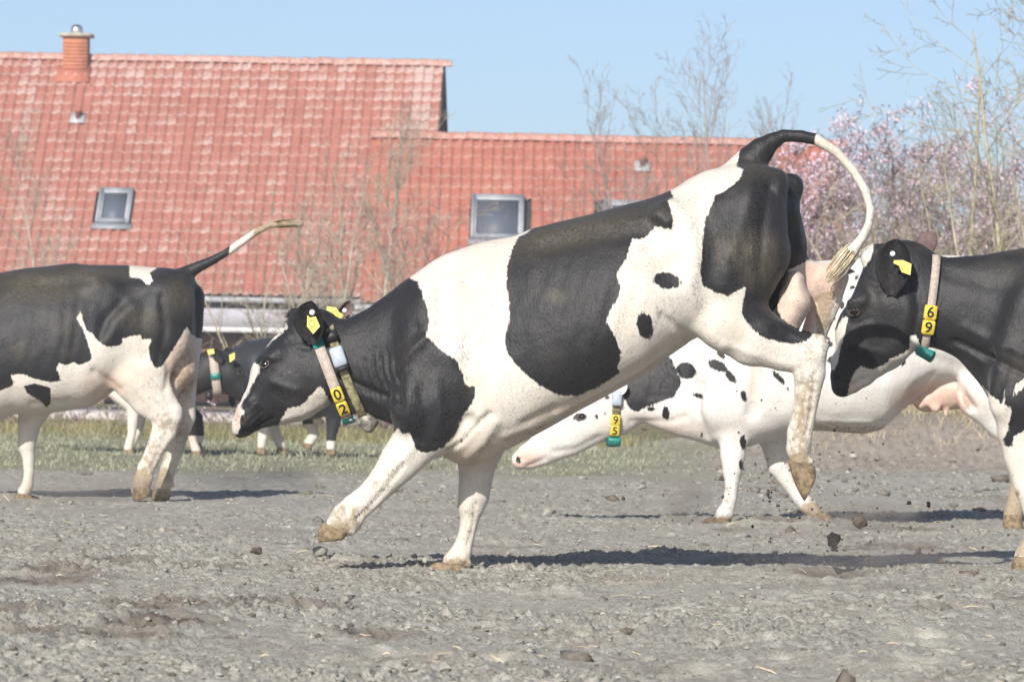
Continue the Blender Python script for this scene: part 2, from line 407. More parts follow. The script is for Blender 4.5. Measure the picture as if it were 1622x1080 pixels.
class Roof:
    def __init__(s, O, psi, pitch, ncol, nrow):
        s.O = np.array(O, float); s.e1 = np.array([math.cos(psi), math.sin(psi), 0]); s.e2 = np.array([-math.sin(psi), math.cos(psi), 0])
        s.s = s.e2 * math.cos(pitch) + np.array([0, 0, math.sin(pitch)]); s.nrm = np.cross(s.e1, s.s)
        s.ncol, s.nrow = ncol, nrow; s.len = nrow * TV; s.wid = ncol * TU
    def at(s, u, v, h=0): return s.O + s.e1 * u + s.s * v + s.nrm * h
    def hit(s, px, py):
        d = ray(px, py); t = ((s.O - CAMP) @ s.nrm) / (d @ s.nrm); q = CAMP + d * t - s.O
        return q @ s.e1, q @ s.s
    def M(s): return np.stack([s.e1, s.s, s.nrm], 1)

def build_roof(R, parent, holes, mat, pick, wearf):
    org = np.array(parent.location); cand = []
    for j in range(R.nrow):
        for i in range(R.ncol):
            u, v = i * TU, j * TV
            if any(a - 0.10 < u + 0.1 < b + 0.06 and c - 0.2 < v + 0.12 < d + 0.05 for a, b, c, d in holes): continue
            cand.append((i, j))
    prio = sorted(cand, key=lambda ij: pick(*ij))
    chosen = set(prio[:300]); Mx = R.M(); rng = random.Random(4)
    variants = []
    for k in range(6):
        w = -0.04 + 0.03 * k
        variants.append(mesh('roof_tile', TILE_V, TILE_F, [mat], False, {'tv': TILE_T, 'wear': np.full(len(TILE_V), w)}))
    SV, SF, ST, SW = [], [], [], []; n = 0
    for (i, j) in cand:
        jit = np.array([rng.gauss(0, 0.003), rng.gauss(0, 0.006), rng.gauss(0, 0.002)])
        p = R.at(i * TU, j * TV) + Mx @ jit; w = wearf(i, j) + rng.gauss(0, 0.05)
        if (i, j) in chosen:
            k = min(5, max(0, int(round((w + 0.04) / 0.03))))
            o = bpy.data.objects.new('roof_tile', variants[k])
            o.matrix_local = Matrix([[*Mx[r], p[r] - org[r]] for r in range(3)] + [[0, 0, 0, 1]])
            link(o, parent)
        else:
            SV.append(TILE_V @ Mx.T + p - org); SF.append(TILE_F + n); ST.append(TILE_T); SW.append(np.full(len(TILE_V), w)); n += len(TILE_V)
    o = bpy.data.objects.new('roof_tiles', mesh('roof_tiles', np.concatenate(SV), np.concatenate(SF), [mat], False, {'tv': np.concatenate(ST), 'wear': np.concatenate(SW)}))
    link(o, parent); o['kind'] = 'stuff'

def ridge_tiles(R, parent, mat):
    org = np.array(parent.location); top = R.at(0, R.len, 0.03); n = int(R.wid / 0.31)
    V = []; F = []; k = 7
    for u, r in ((0, 0.125), (0.30, 0.105), (0.335, 0.10)):
        for q in range(k):
            a = math.pi * (-0.08 + 1.16 * q / (k - 1)); V.append((u, math.cos(a) * r, math.sin(a) * r - 0.01))
    for q in range(k): a = math.pi * (-0.08 + 1.16 * q / (k - 1)); V.append((0.0, math.cos(a) * 0.1, math.sin(a) * 0.1 - 0.01))
    F = [[r * k + q, r * k + q + 1, (r + 1) * k + q + 1, (r + 1) * k + q] for r in range(2) for q in range(k - 1)] + [[3 * k + q, 3 * k + q + 1, q + 1, q] for q in range(k - 1)]
    V = np.array(V); me = mesh('ridge_tile', V, np.array(F), [mat], False, {'tv': np.full(len(V), 0.5), 'wear': np.full(len(V), 0.14)})
    Mx = np.stack([R.e1, R.e2, np.array([0, 0, 1.0])], 1); rng = random.Random(3)
    for i in range(n + 1):
        p = top + R.e1 * (i * R.wid / (n + 0.5)) + np.array([0, 0, rng.gauss(0, 0.006)]) - org
        o = bpy.data.objects.new('ridge_tile', me); o.matrix_local = Matrix([[*Mx[r], p[r]] for r in range(3)] + [[0, 0, 0, 1]]); link(o, parent)

def m_brick():
    t = MT('brown_brick', 0.85, 0.2); co = t.coords(world=True)
    mp = t.n('ShaderNodeMapping'); t.l(co, mp.inputs[0]); mp.inputs['Rotation'].default_value = (math.radians(90), 0, 0)
    br = t.n('ShaderNodeTexBrick'); t.l(mp.outputs[0], br.inputs[0]); br.inputs['Scale'].default_value = 1.0
    br.inputs['Brick Width'].default_value = 0.23; br.inputs['Row Height'].default_value = 0.065; br.inputs['Mortar Size'].default_value = 0.006
    br.inputs[1].default_value = (0.17, 0.075, 0.055, 1); br.inputs[2].default_value = (0.12, 0.052, 0.042, 1); br.inputs[3].default_value = (0.20, 0.17, 0.15, 1)
    t.color(br.outputs[0]); return t.m
M_BRICK = m_brick()
M_CHIM = simple('chimney_brick', (0.42, 0.17, 0.10), 0.85, 0.2, 0.15, 14)
M_CONC = simple('weathered_concrete', (0.40, 0.36, 0.30), 0.9, 0.2, 0.25, 10)
M_ZINC = simple('grey_zinc', (0.40, 0.41, 0.43), 0.5, 0.5, 0.15, 8)
M_STEEL = simple('stainless_flue', (0.75, 0.75, 0.76), 0.3, 0.5, 0.05, 5, 0, 0.9)
M_SKYL = simple('skylight_frame_grey', (0.25, 0.27, 0.30), 0.45, 0.4, 0.1, 6)
M_WHITE = simple('white_painted_board', (0.72, 0.72, 0.72), 0.6, 0.3, 0.05, 4)
M_DARKB = simple('dark_board_and_shade', (0.045, 0.040, 0.040), 0.7, 0.3, 0.2, 8)  # dark gable boards, also painted shade at soffit and verge
def m_glass():
    t = MT('window_glass', 0.5, 0.35); t.color((0.085, 0.10, 0.13)); return t.m  # bluish base colour stands in for the reflected sky
M_GLASS = m_glass()
M_BLIND = simple('pale_blind', (0.36, 0.35, 0.385), 0.8, 0.2, 0.05, 5)

def fr_box(parent, name, R, u0, u1, v0, v1, h0, h1, mat, sub=None):
    b = MB(); b.box(R.at((u0 + u1) / 2, (v0 + v1) / 2, (h0 + h1) / 2), u1 - u0, v1 - v0, h1 - h0, R.e1, R.s, R.nrm)
    V, F = b.out(); par = sub or parent
    o = bpy.data.objects.new(name, mesh(name, V - np.array(parent.location), F, [mat])); link(o, par); return o
def skylight(parent, R, rect):
    u0, u1, v0, v1 = rect; f = 0.075
    b = MB()
    for a0, a1, c0, c1 in ((u0, u0 + f, v0, v1), (u1 - f, u1, v0, v1), (u0 + f, u1 - f, v0, v0 + f), (u0 + f, u1 - f, v1 - f, v1)):
        b.box(R.at((a0 + a1) / 2, (c0 + c1) / 2, 0.07), a1 - a0, c1 - c0, 0.13, R.e1, R.s, R.nrm)
    V, F = b.out(); o = bpy.data.objects.new('skylight', mesh('skylight', V - np.array(parent.location), F, [M_SKYL])); link(o, parent)
    fr_box(parent, 'pane', R, u0 + f, u1 - f, v0 + f, v1 - f, 0.02, 0.075, M_GLASS, o)
    b = MB(); g = 0.03; i0 = f
    for a0, a1, c0, c1 in ((u0 + i0, u0 + i0 + g, v0 + i0, v1 - i0), (u1 - i0 - g, u1 - i0, v0 + i0, v1 - i0), (u0 + i0 + g, u1 - i0 - g, v1 - i0 - 1.4 * g, v1 - i0)):
        b.box(R.at((a0 + a1) / 2, (c0 + c1) / 2, 0.085), a1 - a0, c1 - c0, 0.05, R.e1, R.s, R.nrm)
    V, F = b.out(); q = bpy.data.objects.new('sash', mesh('sash', V - np.array(parent.location), F, [M_ZINC])); link(q, o)
    fr_box(parent, 'flashing', R, u0 - 0.06, u1 + 0.06, v0 - 0.16, v0, 0.02, 0.055, M_SKYL, o)
def px_rect(R, x0, y0, x1, y1):
    a = [R.hit(x, y) for x, y in ((x0, y0), (x1, y0), (x1, y1), (x0, y1))]
    return (a[0][0] + a[3][0]) / 2, (a[1][0] + a[2][0]) / 2, (a[2][1] + a[3][1]) / 2, (a[0][1] + a[1][1]) / 2
def vent_pipe(parent, R, px, py):
    u, v = R.hit(px, py); b0 = R.at(u, v, 0.02)
    V, F = captube([b0, b0 + [0, 0, 0.16], b0 + [0, 0, 0.165], b0 + [0, 0, 0.24]], [0.06, 0.06, 0.085, 0.075], 8)
    part('vent_pipe', V, F, simple('vent_terracotta', (0.30, 0.11, 0.08), 0.7), parent)
    fr_box(parent, 'vent_flashing', R, u - 0.16, u + 0.14, v - 0.14, v + 0.16, 0.05, 0.075, M_ZINC)

def wall_box(parent, name, R, u0, u1, y0, y1, z0, z1, mat, sub=None):
    """box along the wall: y measured into the house from the eave line"""
    c = R.O + R.e1 * (u0 + u1) / 2 + R.e2 * (y0 + y1) / 2; c[2] = (z0 + z1) / 2
    b = MB(); b.box(c, u1 - u0, y1 - y0, z1 - z0, R.e1, R.e2); V, F = b.out()
    o = bpy.data.objects.new(name, mesh(name, V - np.array(parent.location), F, [mat])); link(o, sub or parent); return o
def gable(parent, name, R, u0, u1, mat, drop=0.10):
    run = R.len * math.hypot(R.s[0], R.s[1]); rise = R.len * R.s[2]
    pts = [(0.35, 0.0), (2 * run - 0.35, 0.0), (2 * run - 0.35, R.O[2] + 0.35 * rise / run - drop), (run, R.O[2] + rise - drop), (0.35, R.O[2] + 0.35 * rise / run - drop)]
    V = []
    for u in (u0, u1):
        for y, z in pts: q = R.O + R.e1 * u + R.e2 * y; V.append((q[0], q[1], z))
    me = bpy.data.meshes.new(name); V = np.array(V) - np.array(parent.location)
    me.from_pydata([tuple(v) for v in V], [], [(0, 1, 2, 3, 4), (9, 8, 7, 6, 5)] + [(i, i + 5, (i + 1) % 5 + 5, (i + 1) % 5) for i in range(5)]); me.materials.append(mat)
    return link(bpy.data.objects.new(name, me), parent)
def back_roof(parent, R, mat):
    top = R.at(0, R.len, 0.01); run = R.len * math.hypot(R.s[0], R.s[1]); rise = R.len * R.s[2]
    a = top; b = top + R.e1 * R.wid; c = b + R.e2 * run - [0, 0, rise]; d = a + R.e2 * run - [0, 0, rise]; dn = np.array([0, 0, -0.08])
    part('back_roof_slope', np.array([a, b, c, d, a + dn, b + dn, c + dn, d + dn]), BOXF[:, ::-1], mat, parent)
    q = [R.at(0, 0, -0.03), R.at(R.wid, 0, -0.03), R.at(R.wid, R.len, -0.03), R.at(0, R.len, -0.03)]
    part('roof_deck', np.array([x - R.nrm * 0.06 for x in q] + q), BOXF, M_DARKB, parent)
M_BACK = simple('red_tile_far_slope', (0.42, 0.12, 0.08), 0.7)

def build_house():
    psi = math.radians(-2.2); ncol, nrow = 64, 24
    er = P(671, 474, 99.6); run_dir = np.array([math.cos(psi), math.sin(psi), 0])
    O = er - run_dir * ncol * TU
    # pitch so that the ridge falls at y = 97 at the right end
    best = min(((abs(proj((O + run_dir * ncol * TU + (np.array([-math.sin(psi), math.cos(psi), 0]) * math.cos(a) + np.array([0, 0, math.sin(a)])) * nrow * TV)[None])[1][0] - 104), a) for a in np.radians(np.arange(34, 56, 0.1))))
    R = Roof(O, psi, best[1], ncol, nrow)
    h = empty('farmhouse', (*(R.at(R.wid / 2, R.len / 2)[:2]), 0)); tag(h, 'long farmhouse with a tall red pantile roof and brick chimney behind the left cow', 'house')
    sk = px_rect(R, 155, 305, 209, 357)
    build_roof(R, h, [sk], M_TILE, lambda i, j: (0 if 0 < proj(R.at(i * TU, j * TV)[None])[0][0] < 560 and 150 < proj(R.at(i * TU, j * TV)[None])[1][0] < 405 else 1000) + j,
               lambda i, j: 0.10 * float(sstep(18, 23, j)) + 0.14 * float(sstep(ncol - 9, ncol - 1, i)) * float(sstep(12, 16, j)) - 0.02 + 0.06 * math.sin(i * 1.7 + 0.2 * j))
    ridge_tiles(R, h, M_TILE); back_roof(h, R, M_BACK); skylight(h, R, sk); vent_pipe(h, R, 124, 192)
    gable(h, 'gable_wall', R, R.wid - 0.32, R.wid - 0.14, M_DARKB)
    gable(h, 'far_gable_wall', R, 0.14, 0.32, M_BRICK)
    b = MB()
    for sg in (0, 1):
        p0 = R.at(R.wid + 0.02, -0.05, -0.05) ; p1 = R.at(R.wid + 0.02, R.len, -0.05)
        if sg:
            run = R.len * math.hypot(R.s[0], R.s[1]); p0 = p0 + R.e2 * (2 * run + 0.05)
        d = p1 - p0; L = np.linalg.norm(d); d /= L; nn = np.cross(R.e1, d)
        b.box((p0 + p1) / 2, 0.04, L, 0.22, R.e1, d, nn)
    V, F = b.out(); part('barge_board', V, F, M_DARKB, h)  # dark colour carries the shadow of the verge overhang
    wall_box(h, 'brick_wall', R, 0.32, R.wid - 0.32, 0.42, 0.72, 0.0, R.O[2] + 0.1, M_BRICK)
    V, F = captube([R.at(-0.1, -0.06, -0.06), R.at(R.wid / 2, -0.06, -0.062), R.at(R.wid + 0.1, -0.06, -0.06)], 0.062, 8); part('gutter', V, F, M_ZINC, h)
    z = R.O[2]
    wall_box(h, 'soffit_shade_strip', R, 0.2, R.wid - 0.2, 0.06, 0.40, z - 0.26, z - 0.10, M_DARKB)  # dark strip painted in for the shaded gap under the eave
    pn = wall_box(h, 'fascia_panel', R, R.wid - 4.9, R.wid - 0.5, -0.10, 0.02, z - 0.62, z - 0.26, M_BLIND)
    wall_box(h, 'fascia_strip', R, R.wid - 4.95, R.wid - 0.45, -0.14, 0.0, z - 0.72, z - 0.63, M_WHITE)
    for k in range(3):   # posts of the covered terrace
        wall_box(h, 'post', R, R.wid - 4.9 + 2.1 * k, R.wid - 4.8 + 2.1 * k, -0.12, -0.02, 0.0, z - 0.73, M_WHITE)
    for u in (R.wid - 3.2, R.wid - 6.4, R.wid - 9.0):
        w = wall_box(h, 'window', R, u, u + 1.2, 0.38, 0.46, 0.55, 1.55, M_WHITE)
        wall_box(h, 'pane', R, u + 0.08, u + 1.12, 0.36, 0.44, 0.63, 1.47, M_GLASS, w)
    # chimney
    u, v = R.hit(119, 108); c = R.at(u, R.len, 0); c[2] = 0
    zt = P(120, 60, c[1])[2]; zb = R.at(0, R.len)[2] - 0.45
    def cb(name, sx, z0, z1, mat, par=None):
        bb = MB(); bb.box((c[0], c[1] - 0.12, (z0 + z1) / 2), sx, sx, z1 - z0, R.e1, R.e2); V, F = bb.out()
        o = bpy.data.objects.new(name, mesh(name, V - np.array(h.location), F, [mat])); link(o, par or h); return o
    ch = cb('chimney', 0.50, zb, zt, M_CHIM); cb('chimney_cap', 0.66, zt, zt + 0.07, M_CONC, ch)
    bb = MB(); zz = zb + 0.1
    while zz < zt - 0.05:      # brick courses stand a little proud of the joints
        bb.box((c[0], c[1] - 0.12, zz), 0.506, 0.506, 0.068, R.e1, R.e2); zz += 0.075
    V, F = bb.out(); link(bpy.data.objects.new('brick_courses', mesh('brick_courses', V - np.array(h.location), F, [M_CHIM])), ch)
    cc = np.array([c[0], c[1] - 0.12, zt + 0.07])
    V, F = captube([cc, cc + [0, 0, 0.14], cc + [0, 0, 0.145], cc + [0, 0, 0.19]], [0.13, 0.125, 0.11, 0.07], 12)
    link(bpy.data.objects.new('flue', mesh('flue', V - np.array(h.location), F, [M_STEEL])), ch)
    fr_box(h, 'chimney_flashing', R, u - 0.36, u + 0.34, R.len - 0.85, R.len - 0.3, 0.05, 0.07, simple('red_flashing', (0.42, 0.15, 0.10), 0.7), ch)

    # annex: the lower roof in front of the right end
    psi = math.radians(-0.6); nrow, ncol = 16, 46
    e1 = np.array([math.cos(psi), math.sin(psi), 0]); O = P(570, 480, 95.6)
    best = min(((abs(proj((O + (np.array([-math.sin(psi), math.cos(psi), 0]) * math.cos(a) + np.array([0, 0, math.sin(a)])) * nrow * TV)[None])[1][0] - 217), a) for a in np.radians(np.arange(30, 60, 0.1))))
    A = Roof(O, psi, best[1], ncol, nrow)
    a = empty('annex', (*(A.at(A.wid / 2, A.len / 2)[:2]), 0)); tag(a, 'lower orange-red pantile roofed annex with a grey skylight behind the leaping cow', 'house')
    s1 = px_rect(A, 746, 316, 830, 382); s2 = px_rect(A, 955, 325, 1030, 385)
    build_roof(A, a, [s1, s2], M_TILE2, lambda i, j: (0 if 600 < proj(A.at(i * TU, j * TV)[None])[0][0] < 1180 and proj(A.at(i * TU, j * TV)[None])[1][0] < 330 else 1000) + j, lambda i, j: -0.05)
    ridge_tiles(A, a, M_TILE2); back_roof(a, A, M_BACK); skylight(a, A, s1); skylight(a, A, s2); vent_pipe(a, A, 1018, 268)
    gable(a, 'gable_wall', A, 0.14, 0.32, M_BRICK); gable(a, 'far_gable_wall', A, A.wid - 0.32, A.wid - 0.14, M_BRICK)
    wall_box(a, 'brick_wall', A, 0.32, A.wid - 0.32, 0.42, 0.72, 0.0, A.O[2] + 0.1, M_BRICK)
    V, F = captube([A.at(-0.1, -0.06, -0.06), A.at(A.wid / 2, -0.06, -0.062), A.at(A.wid + 0.1, -0.06, -0.06)], 0.062, 8); part('gutter', V, F, M_ZINC, a)
    for u in (1.5, 4.5):
        w = wall_box(a, 'window', A, u, u + 1.2, 0.38, 0.46, 0.6, 1.6, M_WHITE)
        wall_box(a, 'pane', A, u + 0.08, u + 1.12, 0.36, 0.44, 0.68, 1.52, M_GLASS, w)
build_house()

# ------------------------------------------------------------------ trees and shrubs
def m_bark(name, a, b):
    t = MT(name, 0.85, 0.2); co = t.coords(world=True)
    t.color(t.mix(t.mr(t.noise(12, 4, 0.6, co), 0.3, 0.7), a, b)); return t.m
B_OLIVE = m_bark('olive_grey_bark', (0.27, 0.235, 0.175), (0.46, 0.41, 0.32))
B_GREY = m_bark('grey_brown_bark', (0.24, 0.20, 0.175), (0.38, 0.33, 0.30))
B_YEL = m_bark('lichen_yellow_bark', (0.29, 0.26, 0.16), (0.47, 0.43, 0.30))
B_DARK = m_bark('dark_twig_bark', (0.15, 0.12, 0.10), (0.28, 0.235, 0.19))
B_PLUM = m_bark('plum_twig_bark', (0.17, 0.11, 0.11), (0.29, 0.20, 0.19))
def m_blossom():
    t = MT('pink_blossom', 0.7, 0.2); co = t.coords(world=True)
    t.color(t.mix(t.mr(t.noise(25, 2, 0.5, co), 0.3, 0.7), (0.46, 0.335, 0.39), (0.66, 0.54, 0.60)))
    return t.m
M_BLOS = m_blossom()

def grow(rng, mbs, tips, p, d, L, r, lvl, prm):
    """one branch polyline, then its children"""
    n = prm['seg'][lvl]; pts = [p]; dd = d / np.linalg.norm(d); dirs = [dd]
    for i in range(n):
        dd = dd + rng.normal(0, prm['wob'][lvl], 3) + np.array([0, 0, prm['up'][lvl]]); dd /= np.linalg.norm(dd)
        pts.append(pts[-1] + dd * L / n); dirs.append(dd)
    pts = np.array(pts); t = np.linspace(0, 1, n + 1); rad = r * (1 - t * (1 - prm['taper'][lvl]))
    (mbs[0] if lvl == 0 else mbs[1]).tube(pts, np.maximum(rad, prm['rmin']), 6 if lvl == 0 else (4 if lvl == 1 else 3))
    if lvl >= prm['start_tips']: tips.extend(pts[1:])
    if lvl + 1 < len(prm['seg']):
        k = int(prm['kids'][lvl] * (0.75 + 0.5 * rng.random()))
        for c in range(k):
            f = prm['from'][lvl] + (1 - prm['from'][lvl]) * (c + rng.random()) / k; x = f * n; i = min(int(x), n - 1)
            q = pts[i] + (pts[i + 1] - pts[i]) * (x - i); ax = rng.normal(0, 1, 3); ax -= dirs[i] * (ax @ dirs[i]); ax /= np.linalg.norm(ax) + 1e-9
            an = math.radians(prm['ang'][lvl] * (0.7 + 0.6 * rng.random()))
            grow(rng, mbs, tips, q, dirs[i] * math.cos(an) + ax * math.sin(an), L * prm['len'][lvl] * (0.6 + 0.7 * rng.random()) * (1 - 0.55 * f), max(r * (1 - f * (1 - prm['taper'][lvl])) * prm['rr'][lvl], prm['rmin']), lvl + 1, prm)
def tree(name, base, H, r, prm, mat, seed, label, cat, group=None, stems=1, blossom=0, bsize=0.024, tilt=0.15, tilts=None):
    rng = np.random.default_rng(seed); root = empty(name, tuple(base)); tag(root, label, cat, group)
    mbs = [MB(), MB()]; tips = []
    for s in range(stems):
        d = np.array([rng.normal(0, tilt), rng.normal(0, tilt), 1.0])
        if tilts: d = np.array([tilts[s % len(tilts)], rng.normal(0, 0.1), 1.0])
        grow(rng, mbs, tips, np.array(base, float) + [rng.normal(0, 0.02 * stems), rng.normal(0, 0.02 * stems), -0.1], d, H * (0.8 + 0.3 * rng.random() if stems > 1 else 1), r, 0, prm)
    V, F = mbs[0].out(); part('trunk', V, F, mat, root, True)
    V, F = mbs[1].out(); part('branches', V, F, mat, root, False)
    if blossom:
        T = np.array(tips); i = rng.integers(0, len(T), blossom); c = T[i] + rng.normal(0, 0.05, (blossom, 3))
        a = rng.normal(0, 1, (blossom, 3)); a /= np.linalg.norm(a, axis=1)[:, None]; b = np.cross(a, rng.normal(0, 1, (blossom, 3))); b /= np.linalg.norm(b, axis=1)[:, None]
        s = (bsize * (0.5 + rng.random(blossom)))[:, None]
        V = np.stack([c - a * s, c - b * s * 0.7, c + a * s, c + b * s * 0.7], 1).reshape(-1, 3)
        part('blossom', V, (np.arange(blossom) * 4)[:, None] + np.arange(4)[None], M_BLOS, root)
    return root
UPRIGHT = dict(seg=[10, 6, 4, 3], wob=[0.03, 0.06, 0.10, 0.12], up=[0.02, 0.10, 0.06, 0.03], taper=[0.15, 0.2, 0.3, 0.5], kids=[34, 9, 5], ang=[38, 38, 40], len=[0.42, 0.42, 0.5], rr=[0.5, 0.6, 0.7], rmin=0.0028, start_tips=2)
UPRIGHT['from'] = [0.15, 0.15, 0.1]
SPREAD = dict(seg=[7, 7, 5, 4], wob=[0.07, 0.12, 0.16, 0.18], up=[0.0, 0.05, 0.03, 0.02], taper=[0.35, 0.2, 0.3, 0.5], kids=[13, 9, 6], ang=[52, 48, 45], len=[0.75, 0.5, 0.5], rr=[0.55, 0.5, 0.6], rmin=0.004, start_tips=2)
SPREAD['from'] = [0.25, 0.2, 0.15]
THIN = dict(seg=[9, 7, 5, 4], wob=[0.03, 0.09, 0.13, 0.16], up=[0.02, 0.03, 0.03, 0.02], taper=[0.2, 0.2, 0.3, 0.5], kids=[18, 8, 5], ang=[58, 45, 42], len=[0.55, 0.45, 0.5], rr=[0.38, 0.5, 0.6], rmin=0.003, start_tips=2)
THIN['from'] = [0.22, 0.2, 0.15]
BUSH = dict(seg=[7, 5, 4, 3], wob=[0.12, 0.18, 0.20, 0.2], up=[0.03, 0.05, 0.03, 0.02], taper=[0.2, 0.25, 0.4, 0.5], kids=[9, 6, 4], ang=[42, 45, 45], len=[0.5, 0.5, 0.55], rr=[0.6, 0.6, 0.7], rmin=0.0035, start_tips=1)
BUSH['rmin'] = 0.003
BUSH['from'] = [0.15, 0.15, 0.1]
def base_at(px, Y): q = P(px, 600, Y); return np.array([q[0], Y, -0.05])
def hgt(px, py, Y): return P(px, py, Y)[2] + 0.05

def build_trees():
    def T(kind, px, ytop, Y, prm, mat, seed, r, label, cat='tree', **kw):
        Hh = hgt(px, ytop, Y); tree(kind, base_at(px, Y), Hh * kw.pop('hf', 1.0), r, prm, mat, seed, label, cat, **kw)
    T('bare_tree', 588, 190, 84, UPRIGHT, B_OLIVE, 1, 0.055, 'slim upright bare tree before the joint of the two red roofs')
    T('bare_shrub', 520, 250, 76, BUSH, B_OLIVE, 2, 0.035, 'bare many-stemmed olive shrub above the leaping cow\'s head', 'shrub', stems=7, tilt=0.22)
    T('bare_shrub', 440, 330, 72, BUSH, B_OLIVE, 3, 0.028, 'bare shrub in front of the white fascia by the raised tail', 'shrub', stems=6, tilt=0.30)
    T('bare_shrub', 640, 330, 80, BUSH, B_PLUM, 33, 0.025, 'dark bare shrub behind the leaping cow\'s neck', 'shrub', stems=6, tilt=0.25)
    T('bare_tree', 82, 235, 82, UPRIGHT, B_OLIVE, 4, 0.030, 'thin bare sapling left of the roof window', hf=1.0)
    T('bare_shrub', 12, 345, 80, BUSH, B_OLIVE, 5, 0.022, 'bare shrub at the left edge above the cow\'s back', 'shrub', stems=6, tilt=0.2)
    T('bare_tree', 528, 78, 135, SPREAD, B_GREY, 6, 0.06, 'far bare treetop peeping over the farmhouse ridge', hf=0.66)
    T('bare_tree', 942, 155, 132, SPREAD, B_GREY, 7, 0.07, 'rounded bare tree behind the annex ridge', hf=0.66)
    T('bare_tree', 880, 175, 138, SPREAD, B_GREY, 71, 0.06, 'low faint bare treetop left of the rounded one over the annex ridge', hf=0.66)
    T('bare_tree', 1050, 108, 84, UPRIGHT, B_GREY, 8, 0.045, 'bare tree with a bushy crown before the annex right end', hf=0.90)
    T('bare_tree', 1152, 52, 80, UPRIGHT, B_GREY, 9, 0.048, 'tallest slim bare tree, pale trunk, left of the leaping cow\'s tail', hf=0.93)
    T('bare_tree', 1108, 100, 90, UPRIGHT, B_GREY, 10, 0.03, 'thin bare tree between the tallest tree and the bushy one', hf=0.85)
    T('bare_tree', 1205, 110, 86, UPRIGHT, B_GREY, 11, 0.03, 'thin bare tree right of the tallest one over the tail arch', hf=0.85)
    T('bare_shrub', 870, 270, 86, BUSH, B_PLUM, 34, 0.022, 'sparse dark shrub before the annex roof right of its skylight', 'shrub', stems=4, tilt=0.25)
    T('bare_shrub', 1010, 230, 84, BUSH, B_OLIVE, 35, 0.022, 'sparse shrub before the annex roof right of the vent', 'shrub', stems=4, tilt=0.25)
    g = 'pink blossoming trees'
    T('blossom_tree', 1292, 95, 74, SPREAD, B_PLUM, 12, 0.09, 'pink blossoming tree inside the arch of the leaping cow\'s tail', blossom=15000, hf=0.70, stems=3, tilt=0.20, group=g)
    T('blossom_tree', 1388, 78, 78, SPREAD, B_PLUM, 13, 0.09, 'pink blossoming tree right of the tail and above the right cow\'s ears', blossom=13000, hf=0.70, stems=3, tilt=0.20, group=g)
    T('blossom_tree', 1560, 60, 82, SPREAD, B_PLUM, 14, 0.09, 'pink blossoming tree behind the yellow branches at the right edge', blossom=13000, hf=0.70, stems=3, tilt=0.22, group=g)
    T('blossom_tree', 1470, 95, 76, SPREAD, B_PLUM, 17, 0.07, 'pink blossoming tree left of the straight yellow trunk', blossom=10000, hf=0.72, stems=3, tilt=0.18, group=g)
    T('bare_tree', 1528, 60, 58, THIN, B_YEL, 15, 0.045, 'bare yellow-barked tree with a straight trunk at the right', hf=0.95, stems=1, tilt=0.03)
    T('bare_tree', 1612, -60, 56, THIN, B_YEL, 16, 0.045, 'bare yellow-barked tree cut by the right edge', hf=0.9, stems=2, tilt=0.10)
    for i, (px, yt, Y, mt) in enumerate(((1330, 300, 62, B_DARK), (1420, 260, 60, B_DARK), (1490, 270, 57, B_YEL), (1560, 230, 60, B_DARK), (1610, 250, 55, B_OLIVE))):
        T('bare_shrub', px, yt, Y, BUSH, mt, 40 + i, 0.030, ['tangled bare shrub under the tail arch', 'tangled bare shrub above the right cow\'s poll', 'yellowish bare shrub above the right cow\'s collar', 'bare shrub above the right cow\'s neck', 'bare shrub above the right cow\'s withers at the edge'][i], 'shrub', stems=9, tilt=0.38)
    names = ['under the far left belly', 'behind the left cow\'s foreleg', 'left of the left cow\'s hind legs', 'behind the left cow\'s hocks', 'before the pale yard between the cows', 'under the leaping cow\'s chin', 'behind the leaping cow\'s raised knee']
    for i, px in enumerate((10, 75, 135, 195, 330, 440, 600)):
        T('hedge_shrub', px, 610 + 10 * (i % 3), 60 + (i % 3), BUSH, B_OLIVE if i % 2 else B_PLUM, 60 + i, 0.012, 'low bare hedge shrub ' + names[i], 'shrub', stems=5, tilt=0.5, group='low hedge behind the field', blossom=120, bsize=0.014)
build_trees()

